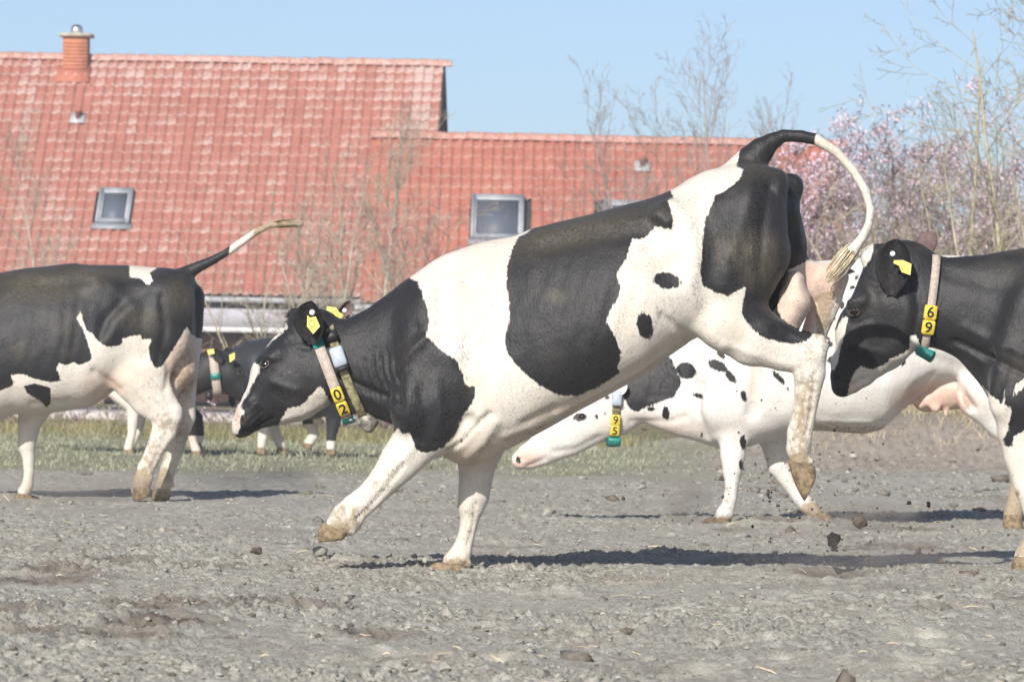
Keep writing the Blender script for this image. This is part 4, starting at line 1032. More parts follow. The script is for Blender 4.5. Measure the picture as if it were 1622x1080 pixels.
def collar_root(cow, ring, label):
    r = empty('collar', tuple(ring.b)); tag(r, label, 'collar', 'neck collars'); return r

# ------------------------------------------------------------------ the leaping cow in front
def leaping_cow():
    c = Cow(20.26, 390, 0.0096, 'black and white cow leaping mid-field with curled tail, nearest of the herd', (350, 190, 1400, 920))
    top = [(505, 517), (525, 514), (545, 506), (580, 489), (606, 471), (640, 443), (681, 414), (701, 402), (742, 388), (783, 380), (811, 375), (840, 361), (881, 351), (930, 341), (978, 327), (1011, 319), (1041, 310), (1066, 299), (1087, 285), (1111, 272), (1143, 264), (1164, 258), (1185, 254), (1215, 268), (1240, 290)]
    bot = [(505, 606), (520, 612), (547, 629), (583, 657), (609, 666), (635, 676), (665, 700), (696, 718), (729, 735), (765, 731), (786, 723), (840, 694), (890, 667), (923, 648), (973, 621), (1023, 594), (1056, 568), (1090, 545), (1130, 520), (1180, 480), (1240, 430)]
    wid = [(505, .095), (545, .115), (580, .125), (620, .15), (660, .20), (700, .235), (760, .275), (850, .335), (950, .375), (1020, .365), (1080, .31), (1130, .27), (1180, .25), (1240, .18)]
    c.trunk(top, bot, wid, 0.03)
    c.head([(468, 497, 528, 580, .085), (440, 529, 523, 640, .108), (420, 553, 500, 656, .112), (410, 585, 470, 665, .090), (397, 612, 440, 671, .070), (384, 635, 415, 679, .066), (374, 656, 400, 687, .070), (371, 669, 391, 690, .060)])
    c.limb([(470, 503, 11, 0, .06), (480, 499, 10, 0, .05)], 0.03)                                   # poll
    c.limb([(500, 600, 38, -.07, .05), (470, 625, 24, -.06, .045)], 0.03)                            # cheek
    c.limb([(500, 600, 38, .07, .05), (470, 625, 24, .06, .045)], 0.03)
    for sg in (-1, 1):
        c.limb([(430, 563, 8, sg * .060, .030), (442, 560, 8, sg * .066, .026)], 0.04)              # brow
        c.limb([(420, 578, 6, sg * .118, .016)], 0.015, True)                                      # eye socket
        c.limb([(425, 606, 9, sg * .066, .022), (404, 632, 9, sg * .050, .02)], 0.02)                # cheek ridge
        c.limb([(374, 668, 3.6, sg * .040, .020), (378, 664, 2.6, sg * .048, .016)], 0.012, True)    # nostril
        c.limb([(391, 681, 1.8, sg * .055, .016), (412, 673, 1.8, sg * .066, .014), (430, 664, 1.8, sg * .07, .012)], 0.010, True)   # mouth
        c.limb([(404, 640, 14, sg * .052, .022), (390, 664, 12, sg * .05, .022)], 0.02)              # lip
    # shoulder blade and muscle
    for sg, y in ((-1, -.19), (1, .19)):
        c.limb([(690, 490, 34, y * .75, .05), (682, 570, 44, y, .055), (668, 640, 46, y * 1.02, .07)], 0.06)
        c.limb([(672, 655, 44, y, .085), (700, 680, 34, y * .95, .07)], 0.05)
    # ribs and hook bones
    for sg in (-1, 1):
        c.limb([(1060, 338, 20, sg * .21, .05), (1082, 342, 16, sg * .20, .05)], 0.07)
        c.limb([(1075, 420, 32, sg * .42, .08)], 0.07, True)                                         # hollow of the flank
        c.limb([(1120, 330, 22, sg * .36, .08)], 0.07, True)
    # forelegs
    c.limb([(690, 640, 52, -.15, .10), (668, 690, 40, -.16, .085), (632, 732, 32, -.165, .062), (606, 764, 24, -.165, .052), (586, 785, 22, -.165, .045), (563, 804, 23, -.165, .040), (549, 821, 26, -.165, .048), (538, 831, 21, -.165, .045)], 0.03)
    c.limb([(556, 838, 7, -.185, .016), (557, 842, 6, -.185, .014)], 0.012); c.limb([(556, 838, 7, -.145, .016), (557, 842, 6, -.145, .014)], 0.012)
    c.limb([(760, 690, 46, .14, .10), (754, 750, 28, .16, .065), (750, 785, 25, .16, .058), (746, 802, 22, .16, .054), (744, 824, 15, .16, .040), (738, 850, 14, .16, .038), (731, 872, 17, .16, .042), (724, 884, 19, .16, .048), (714, 889, 14, .16, .044)], 0.03)
    c.limb([(741, 893, 7, .145, .015)], 0.012); c.limb([(741, 893, 7, .18, .015)], 0.012)
    # near hind leg
    c.limb([(1176, 336, 64, -.10, .17), (1187, 400, 64, -.13, .15), (1160, 462, 58, -.155, .125), (1150, 505, 46, -.17, .10)], 0.06)
    c.limb([(1150, 505, 46, -.17, .10), (1195, 532, 48, -.175, .085), (1240, 553, 34, -.175, .06), (1278, 562, 31, -.175, .052), (1283, 592, 25, -.175, .046), (1277, 640, 19, -.175, .040), (1267, 686, 20, -.175, .040), (1265, 710, 20, -.175, .048), (1267, 727, 16, -.175, .044)], 0.035)
    c.limb([(1297, 544, 15, -.175, .035), (1303, 548, 10, -.175, .03)], 0.012); c.limb([(1262, 612, 9, -.215, .02), (1246, 604, 7, -.215, .02)], 0.03, True)
    c.limb([(1283, 731, 7, -.195, .016)], 0.01); c.limb([(1283, 731, 7, -.155, .016)], 0.01)
    # far hind leg, drawn up higher
    c.limb([(1206, 342, 62, .10, .16), (1214, 390, 64, .13, .13), (1232, 432, 42, .15, .09), (1215, 480, 40, .10, .10)], 0.06)
    c.limb([(1232, 432, 42, .15, .09), (1288, 448, 33, .16, .06), (1320, 440, 24, .16, .05), (1310, 474, 24, .16, .042), (1292, 520, 20, .16, .038), (1278, 572, 18, .16, .042), (1275, 608, 16, .16, .042)], 0.03)
    # pin bones, tail head, vulva groove
    c.limb([(1232, 288, 16, -.09, .05)], 0.09); c.limb([(1254, 294, 19, .11, .05)], 0.07)
    c.limb([(1226, 250, 7, 0, .030), (1256, 285, 7, .01, .028), (1276, 320, 6, .01, .03)], 0.03, True)
    # udder
    c.limb([(1258, 446, 17, -.03, .09), (1256, 478, 29, -.03, .115), (1240, 508, 28, -.03, .10), (1225, 500, 24, -.02, .09)], 0.02)
    c.limb([(1140, 558, 5, -.02, .012), (1146, 566, 4, -.02, .011)], 0.01)
    # tail
    c.limb([(1165, 285, 30, 0, .08), (1190, 256, 25, 0, .06), (1206, 238, 20, 0, .048), (1222, 225, 14, 0, .036), (1241, 215, 10, 0, .026), (1268, 216, 9.5, 0, .024), (1292, 221, 8.5, 0, .022), (1325, 241, 8, 0, .02), (1352, 271, 8, 0, .02), (1371, 303, 7.5, 0, .02), (1379, 331, 7, 0, .019), (1376, 356, 7.5, 0, .02), (1364, 379, 8.5, 0, .022), (1341, 407, 12, 0, .028), (1324, 428, 10, 0, .026)], 0.012)
    # skin folds: throat, elbow, flank
    c.limb([(548, 612, 2.6, -.125, .02), (590, 628, 3.4, -.15, .022), (628, 652, 3, -.18, .02)], 0.02, True)
    c.limb([(742, 665, 4, -.26, .03), (716, 700, 5, -.25, .03)], 0.04, True)
    black = [[(644, 436), (661, 447), (671, 471), (680, 504), (675, 532), (701, 557), (722, 569), (732, 593), (738, 610), (751, 613), (750, 630), (738, 655), (722, 687), (701, 710), (673, 718), (661, 714), (653, 696), (650, 685), (636, 688), (633, 676), (600, 705), (340, 740), (340, 400), (630, 400)],
             [(840, 365), (822, 376), (813, 390), (803, 422), (803, 455), (807, 484), (806, 508), (799, 541), (805, 561), (824, 585), (848, 606), (885, 626), (913, 627), (946, 614), (981, 590), (978, 579), (984, 561), (974, 532), (960, 508), (966, 492), (980, 471), (982, 455), (976, 435), (992, 409), (1002, 377), (1020, 374), (1036, 359), (1062, 364), (1066, 352), (1062, 331), (1058, 317), (1067, 313), (1061, 300), (1050, 280), (850, 325)],
             [(1167, 264), (1178, 269), (1171, 285), (1152, 300), (1132, 307), (1127, 328), (1118, 345), (1113, 377), (1111, 405), (1107, 433), (1113, 451), (1129, 461), (1153, 469), (1167, 461), (1182, 454), (1178, 479), (1175, 497), (1189, 518), (1203, 532), (1234, 542), (1266, 544), (1284, 535), (1289, 529), (1259, 518), (1238, 504), (1231, 493), (1236, 455), (1250, 428), (1276, 414), (1300, 400), (1300, 250), (1290, 228), (1293, 212), (1290, 190), (1180, 195), (1172, 240)]]
    white = [[(412, 580), (400, 610), (392, 627), (383, 637), (382, 647), (387, 653), (378, 662), (377, 669), (380, 676), (373, 692), (350, 690), (350, 640), (400, 572)],
             [(452, 510), (456, 518), (440, 533), (424, 548), (414, 552), (408, 545), (440, 500)],
             [(443, 669), (451, 653), (455, 647), (470, 644), (482, 638), (493, 625), (500, 617), (507, 608), (532, 654), (505, 668), (470, 680), (438, 682)]]
    pink = [((1250, 480, 34, 60), 10, 0.55), ([(1270, 415), (1345, 415), (1345, 440), (1305, 500), (1270, 540)], 8, 0.75), ((376, 662, 10, 14), 6, 0.7), ((690, 690, 50, 20), 10, 0.0), ([(830, 740), (720, 745), (700, 720), (760, 700), (860, 660), (1000, 585), (1090, 530), (1090, 545), (960, 640)], 14, 0.30), ((790, 420, 60, 40), 30, 0.25), ((1262, 290, 9, 26, -35), 5, 0.7)]
    dirt = [([(1255, 590), (1305, 590), (1295, 660), (1290, 760), (1240, 760), (1245, 690)], 20, 0.60), ((1266, 735, 26, 26), 14, 0.85), ([(515, 800), (545, 790), (600, 800), (570, 850), (505, 850)], 14, 0.52), ((536, 838, 22, 14), 8, 0.9), ((715, 893, 40, 14), 10, 0.72), ((745, 840, 25, 60), 14, 0.36), ([(1290, 470), (1325, 450), (1315, 520), (1290, 545)], 8, 0.75), ((1330, 425, 18, 30, 40), 10, 0.45), ((850, 680, 60, 16, -25), 14, 0.48), ((608, 770, 24, 24), 12, 0.42), ((1285, 560, 26, 22), 12, 0.42)]
    dusty = [((905, 365, 110, 18, -14), 26, 0.9), ((1180, 395, 40, 26), 20, 0.75), ((1205, 425, 30, 30), 20, 0.6), ((880, 470, 12, 10), 8, 0.7), ((1190, 270, 40, 14), 10, 0.4)]
    STROKES_A = [([(541, 598), (583, 616), (619, 632), (636, 646)], 5, -.014), ([(545, 612), (590, 632), (630, 655)], 7, .006), ([(676, 533), (655, 552), (640, 572)], 7, .010), ([(660, 520), (640, 545), (630, 570)], 8, -.008),
        ([(633, 592), (630, 612), (637, 640)], 5, -.014), ([(650, 600), (648, 640), (642, 675)], 12, .012), ([(690, 600), (700, 650), (690, 690)], 10, .007), ([(668, 620), (676, 660), (668, 700)], 8, -.007),
        ([(735, 540), (748, 610), (738, 660)], 14, -.012), ([(775, 656), (748, 680), (733, 700), (712, 716)], 5, -.014), ([(785, 668), (765, 700), (740, 722)], 8, .010), ([(705, 430), (697, 480), (705, 545)], 12, -.008), ([(722, 440), (716, 500), (726, 560)], 12, .006),
        ([(850, 377), (930, 358), (1035, 344)], 7, .010), ([(860, 395), (940, 378), (1030, 368)], 11, -.010), ([(1046, 340), (1056, 352)], 12, .018), ([(1030, 395), (1050, 420)], 26, -.014), ([(1085, 330), (1110, 315), (1140, 300)], 12, -.008), ([(1080, 345), (1100, 400), (1090, 460)], 16, .010),
        ([(1195, 280), (1178, 340), (1160, 400), (1145, 450)], 16, .011), ([(1218, 300), (1208, 360), (1205, 430), (1215, 480)], 9, -.011), ([(1236, 290), (1235, 360), (1228, 430)], 8, .007), ([(1160, 420), (1190, 470), (1225, 500)], 9, -.007), ([(1050, 500), (1075, 520), (1098, 545)], 7, -.010), ([(1100, 480), (1110, 520), (1140, 550)], 12, .008),
        ([(880, 655), (940, 625), (1010, 588), (1060, 555)], 4, .006), ([(800, 690), (850, 672), (900, 650)], 6, .006), ([(830, 670), (880, 645)], 7, -.006),
        ([(1225, 522), (1255, 540), (1285, 556)], 5, -.010), ([(1220, 505), (1255, 522), (1290, 533)], 5, .006), ([(1150, 545), (1200, 562), (1250, 578)], 7, .005), ([(1298, 545), (1302, 560)], 7, .006), ([(1262, 578), (1266, 600)], 7, .006), ([(1291, 590), (1286, 640), (1277, 690)], 3.5, -.006), ([(1268, 600), (1266, 650), (1258, 690)], 4, .004),
        ([(640, 735), (622, 758), (600, 788), (566, 822)], 4, -.007), ([(595, 752), (612, 770)], 9, .006), ([(655, 705), (640, 725), (618, 745)], 8, .006), ([(753, 800), (748, 840), (738, 870)], 3.5, -.006), ([(742, 790), (740, 806)], 7, .005), ([(715, 880), (735, 885)], 6, .004),
        ([(430, 604), (448, 612), (470, 618)], 6, .006), ([(436, 622), (455, 636)], 8, -.006), ([(448, 664), (480, 655), (512, 640)], 6, .006), ([(388, 684), (412, 674), (432, 663)], 3.5, -.008), ([(376, 660), (382, 668)], 3.5, -.006), ([(410, 646), (416, 660), (408, 674)], 4, -.005), ([(395, 632), (402, 650)], 5, .004), ([(408, 588), (420, 592), (432, 588)], 3.5, -.005), ([(412, 566), (424, 564), (434, 570)], 3.5, .005), ([(470, 548), (488, 552), (500, 545)], 5, .006), ([(462, 540), (480, 560)], 6, -.005)]
    def disp(px, py, V):
        w = np.clip(ell_sd(px, py, (605, 600, 42, 50)) / 14, 0, 1) * (V[:, 1] < 20.26 - 0.05)
        fold = 0.0042 * w * np.sin((px * 0.96 - py * 0.25) / 1.7 + 1.7 * np.sin(py / 13) + np.sin(px / 9))
        w2 = np.clip(ell_sd(px, py, (400, 655, 22, 22)) / 8, 0, 1); fold = fold + 0.003 * w2 * np.sin((px + py * 1.1) / 2.2)
        w3 = np.clip(ell_sd(px, py, (455, 526, 24, 14)) / 6, 0, 1); fold = fold + 0.002 * w3 * np.sin((px - py) / 2.0)
        w4 = np.clip(ell_sd(px, py, (915, 480, 110, 110)) / 50, 0, 1); fold = fold + 0.0013 * w4 * np.sin((px + 0.25 * (py - 480)) / 5.2 + 1.2 * np.sin(py / 37) + 0.8 * np.sin(px / 29))
        w5 = np.clip(ell_sd(px, py, (760, 560, 70, 120)) / 50, 0, 1); return fold + 0.006 * w5 * np.sin((px * 0.9 + 0.3 * py) / 14.0)
    c.finish(m_cow('coat_of_leaping_cow', stain=0.38, dust=0.45), black, white, pink, dirt, dusty, -0.5, [(1057, 444, 21, 13, 8), (1022, 516, 13, 21, -12), (373, 670, 3, 5)], disp, STROKES_A, 90000, (0.75, 0, -0.65), 0.009)  # last small ellipse paints the nostril's shaded hollow, not a coat spot
    c.hoof(((511, 827), (549, 844)), (500, 857), (545, 853), 23, -.165, .034); c.hoof(((688, 890), (734, 893)), (671, 905), (744, 908), 23, .16, .034)
    c.hoof(((1247, 728), (1290, 738)), (1271, 797), (1292, 756), 20, -.175, .034); c.hoof((1275, 612), (1272, 662), (1291, 624), 16, .16)
    c.eye(420, 577, 0.021, 0.30)
    e = c.ear((497, 545), (491, 477), 25, -.12, (-0.35, -1, 0.1), M_EARB, 0.75, -.05); e2 = c.ear((530, 514), (556, 478), 11, .12, (0.6, -1, 0.2), M_EARP, 0.6, .05)
    c.button(494.5, 495, -.185, 0.012); c.tag_plate([(487, 499), (491, 503), (500, 501), (507, 517), (496, 529), (486, 517)], -.186, marks=3)
    c.button(546, 492, .10, 0.010); c.tag_plate([(518, 485), (532, 487), (537, 494), (544, 498), (542, 503), (530, 508), (515, 506)], .06, marks=5)
    c.switch([(1347, 400), (1332, 420), (1320, 434), (1311, 446)], [10, 11, 9, 5], 0, simple('pale_tail_hair', (0.55, 0.48, 0.34), 0.7, 0.3, 0.2, 30), 420, 3, 0.006)
    c.switch([(478, 495), (464, 497), (452, 505)], [9, 9, 6], 0, M_EARB, 60, 4, 0.008)       # hair on the poll
    # collar with numbers 0 and 2
    p, n = c.hit(512, 590); w = c.Y0 - p[1] + 0.012
    r = Ring(c, (497, 522), (553, 668), w, 0, 0.0); root = collar_root(c, r, 'beige neck collar with yellow 0 and 2 blocks on the leaping cow')
    V, F = r.ribbon(0.042); part('strap', V, F, M_STRAP, root)
    V, F = r.ribbon(0.046, 0.30, 0.93, 12, 0.006, 0.001); g = part('clip', V, F, M_GREEN, root)
    number_block(r, 1.98, 0.060, 0.046, 0.012, '0', root, 0.003); number_block(r, 2.33, 0.060, 0.046, 0.012, '2', root, 0.003)
    V, F = r.ribbon(0.050, 2.72, 3.35, 8, 0.008, 0.002); g2 = part('clip', V, F, M_GREEN, root)
    cc, tt, nn_, uu = r.frame(2.80); link(text_mesh('R', 0.026, cc + nn_ * 0.0108 + uu * 0.012, np.cross(-tt, nn_), -tt, nn_, M_BUT, root), g2)
    p, n = c.hit(535, 590); w2 = c.Y0 - p[1] + 0.014
    r2 = Ring(c, (521, 512), (578, 664), w2, 0, -0.008); root2 = collar_root(c, r2, 'olive woven collar with grey transponder on the leaping cow')
    V, F = r2.ribbon(0.034); part('strap', V, F, M_CAMO, root2)
    V, F = r2.block(1.27, 0.085, 0.056, 0.034, 0.003, 0.18); part('transponder', V, F, M_GREYP, root2)
    V, F = r2.block(0.80, 0.040, 0.050, 0.036, 0.003, 0.45); part('cap', V, F, M_BLKP, root2)
    V, F = r2.block(1.50, 0.012, 0.058, 0.036, 0.003, 0.1); part('buckle', V, F, M_BLKP, root2)
    q = c.pt(581, 668, -.03); b = MB(); d = np.array([0.80, 0, -0.6]); nn = np.array([0.6, 0, 0.8]); V = []
    for u, a, h in ((-0.042, .020, .022), (-0.03, .030, .034), (0.0, .034, .038), (0.025, .034, .036), (0.042, .024, .026)):
        for k in range(10):
            th = k * math.pi / 5; V.append(q + d * u + nn * a * math.copysign(abs(math.cos(th)) ** .6, math.cos(th)) + np.array([0, 1, 0]) * h * math.copysign(abs(math.sin(th)) ** .6, math.sin(th)))
    Q = np.array([[r_ * 10 + k, r_ * 10 + (k + 1) % 10, (r_ + 1) * 10 + (k + 1) % 10, (r_ + 1) * 10 + k] for r_ in range(4) for k in range(10)])
    V = np.array(V); V = np.vstack([V, V[:10].mean(0), V[40:].mean(0)]); T = np.array([[50, (k + 1) % 10, k] for k in range(10)] + [[51, 40 + k, 40 + (k + 1) % 10] for k in range(10)])
    part('weight', V, [Q, T], M_WEIGHT, root2, True)
    return c

def left_cow():
    c = Cow(29.6, 270, 0.0150, 'black backed cow running out at the left edge with its tail held straight out', (-420, 330, 500, 800))
    c.trunk([(-200, 452), (-120, 440), (0, 432), (36, 425), (72, 422), (114, 416), (139, 419), (205, 420), (256, 425), (290, 428), (306, 440)],
            [(-200, 640), (-120, 672), (0, 668), (28, 655), (69, 655), (111, 650), (144, 645), (167, 631), (185, 615), (220, 590), (306, 530)],
            [(-200, .20), (-100, .27), (0, .34), (100, .37), (160, .34), (200, .30), (250, .26), (306, .16)], 0.04)
    c.limb([(-190, 540, 75, 0, .17), (-260, 520, 50, 0, .12), (-300, 500, 42, 0, .10)], 0.06)
    c.head([(-305, 455, -290, 540, .08), (-335, 470, -305, 560, .10), (-370, 520, -335, 590, .08), (-395, 570, -365, 615, .06), (-405, 595, -385, 620, .055)])
    for sg in (-1, 1):
        c.limb([(150, 452, 13, sg * .21, .045), (172, 456, 12, sg * .20, .045)], 0.09); c.limb([(165, 500, 26, sg * .42, .09)], 0.07, True)
        c.limb([(-130, 520, 32, sg * .22, .06), (-120, 600, 34, sg * .22, .08)], 0.06)
        c.limb([(292, 440, 12, sg * .09, .05)], 0.04)
    # near hind
    c.limb([(255, 478, 48, -.11, .15), (248, 535, 52, -.14, .13), (218, 590, 42, -.165, .10)], 0.06)
    c.limb([(218, 590, 42, -.165, .10), (240, 627, 35, -.17, .075), (264, 655, 26, -.17, .055), (261, 682, 20, -.17, .046), (245, 712, 14.5, -.17, .038), (231, 742, 14, -.17, .038), (226, 763, 15, -.17, .046), (222, 778, 14, -.17, .044)], 0.035)
    c.limb([(238, 758, 6, -.19, .018)], 0.01)
    # far hind
    c.limb([(272, 480, 48, .11, .15), (280, 540, 40, .14, .11), (284, 610, 28, .16, .07), (292, 660, 18, .16, .05), (281, 700, 13, .16, .038), (269, 735, 12.5, .16, .038), (261, 763, 13, .16, .046), (256, 776, 13, .16, .045)], 0.04)
    c.limb([(273, 768, 5, .18, .016)], 0.01)
    # udder
    c.limb([(292, 540, 18, 0, .09), (288, 585, 24, 0, .11), (272, 612, 16, -.01, .08)], 0.03); c.limb([(279, 628, 4, -.04, .014), (277, 638, 3.2, -.04, .012)], 0.01)
    # forelegs
    c.limb([(60, 630, 32, .14, .08), (47, 668, 19, .15, .06), (44, 690, 15.5, .15, .052), (42, 706, 14, .15, .050), (45, 722, 10.5, .15, .038), (46, 747, 8.5, .15, .034), (44, 768, 10, .15, .04), (38, 779, 11, .15, .044)], 0.03)
    c.limb([(-110, 620, 36, -.16, .09), (-125, 680, 20, -.16, .06), (-140, 708, 15, -.16, .052), (-138, 750, 9, -.16, .036), (-145, 772, 11, -.16, .045), (-150, 780, 11, -.16, .045)], 0.03)
    # rump groove, tail
    c.limb([(296, 442, 5, 0, .03), (310, 465, 5, 0, .03), (312, 500, 4, 0, .03)], 0.02, True)
    c.limb([(305, 470, 18, .12, .08), (300, 510, 18, .12, .07)], 0.04)
    c.limb([(285, 438, 13, 0, .045), (312, 424, 10, 0, .034), (340, 411, 7.5, 0, .026), (362, 398, 6.5, 0, .023), (386, 381, 6, 0, .022), (408, 366, 5.5, 0, .02), (427, 357, 5.5, 0, .02), (452, 354, 5.5, 0, .02), (476, 354, 5.5, 0, .02)], 0.012)
    line = [(-60, 640), (0, 619), (14, 614), (22, 608), (17, 594), (36, 592), (55, 600), (78, 605), (97, 603), (90, 586), (93, 574), (105, 579), (117, 573), (125, 579), (144, 571), (144, 558), (139, 542), (130, 519), (121, 504), (130, 488), (131, 508), (136, 522), (147, 528), (155, 539), (167, 549), (192, 547), (194, 536), (214, 531), (222, 531), (225, 538), (242, 536), (235, 552), (238, 570), (248, 584), (258, 580), (282, 540), (296, 518), (304, 530), (314, 536), (330, 536)]
    black = [line + [(330, 440), (362, 404), (364, 391), (330, 380), (200, 380), (-500, 380), (-500, 640), (-100, 640)], [(38, 612), (55, 607), (80, 614), (80, 641), (73, 646), (64, 636), (42, 622)]]
    white = [[(205, 400), (205, 438), (225, 442), (235, 453), (242, 445), (237, 432), (250, 423), (250, 400)]]
    pink = [((288, 575, 26, 55), 6, 0.55), ((165, 615, 28, 26), 14, 0.5)]
    dirt = [((226, 764, 22, 26), 12, 0.9), ((258, 764, 18, 26), 10, 0.9), ((245, 725, 34, 44), 20, 0.52), ((262, 670, 26, 26), 16, 0.5), ((240, 620, 40, 40), 26, 0.40), ((290, 690, 20, 40), 12, 0.50), ((292, 590, 22, 55), 8, 0.55), ((40, 784, 22, 8), 8, 0.6), ([(395, 385), (410, 350), (485, 340), (490, 370), (420, 375)], 6, 1.2)]
    dusty = [((60, 450, 60, 22), 16, 0.8), ((130, 432, 70, 10), 10, 0.7), ((285, 470, 26, 26), 14, 0.5), ((215, 505, 30, 14), 12, 0.5)]
    def disp(px, py, V):
        w = np.clip(ell_sd(px, py, (70, 520, 100, 80)) / 40, 0, 1); return 0.0018 * w * np.sin((px + 0.2 * (py - 500)) / 3.4 + 0.8 * np.sin(px / 19) + np.sin(py / 23))
    c.finish(m_cow('coat_of_left_cow', stain=0.5, dust=0.9), black, white, pink, dirt, dusty, -0.5, (), disp, [([(157, 534), (168, 507), (190, 482)], 8, -.016), ([(172, 540), (185, 510), (210, 488)], 12, .012), ([(150, 588), (170, 602), (188, 618)], 6, -.014), ([(60, 452), (140, 446)], 8, -.010), ([(40, 438), (150, 432)], 5, .006), ([(235, 470), (225, 520), (235, 560)], 10, -.009), ([(255, 470), (262, 520), (250, 575)], 6, -.012), ([(262, 560), (268, 590), (262, 618)], 5, -.012), ([(270, 672), (256, 705), (240, 740)], 3.5, -.007), ([(245, 660), (262, 668)], 7, .006), ([(280, 652), (284, 664)], 5, .006), ([(205, 600), (230, 630), (250, 650)], 9, .006), ([(50, 640), (110, 635)], 6, -.006)], 30000, (0.75, 0, -0.65), 0.011)
    c.hoof(((211, 770), (240, 774)), (209, 796), (238, 784), 14, -.17, .034); c.hoof(((245, 771), (270, 776)), (238, 794), (267, 795), 13, .16, .034)
    c.hoof((37, 782), (19, 792), (53, 793), 12, .15); c.hoof((-152, 783), (-168, 796), (-138, 797), 12, -.16)
    c.eye(-345, 520, 0.022, 0.4); c.ear((-300, 500), (-285, 470), 16, -.10, (-.3, -1, 0), M_EARB); c.ear((-295, 490), (-280, 460), 16, .11, (.3, -1, 0), M_EARB)
    c.switch([(440, 355), (460, 354), (480, 354)], [5, 5.5, 5], 0, simple('dung_caked_tail_hair', (0.16, 0.12, 0.06), 0.9, 0.1, 0.4, 60), 60, 8, 0.004)
    return c

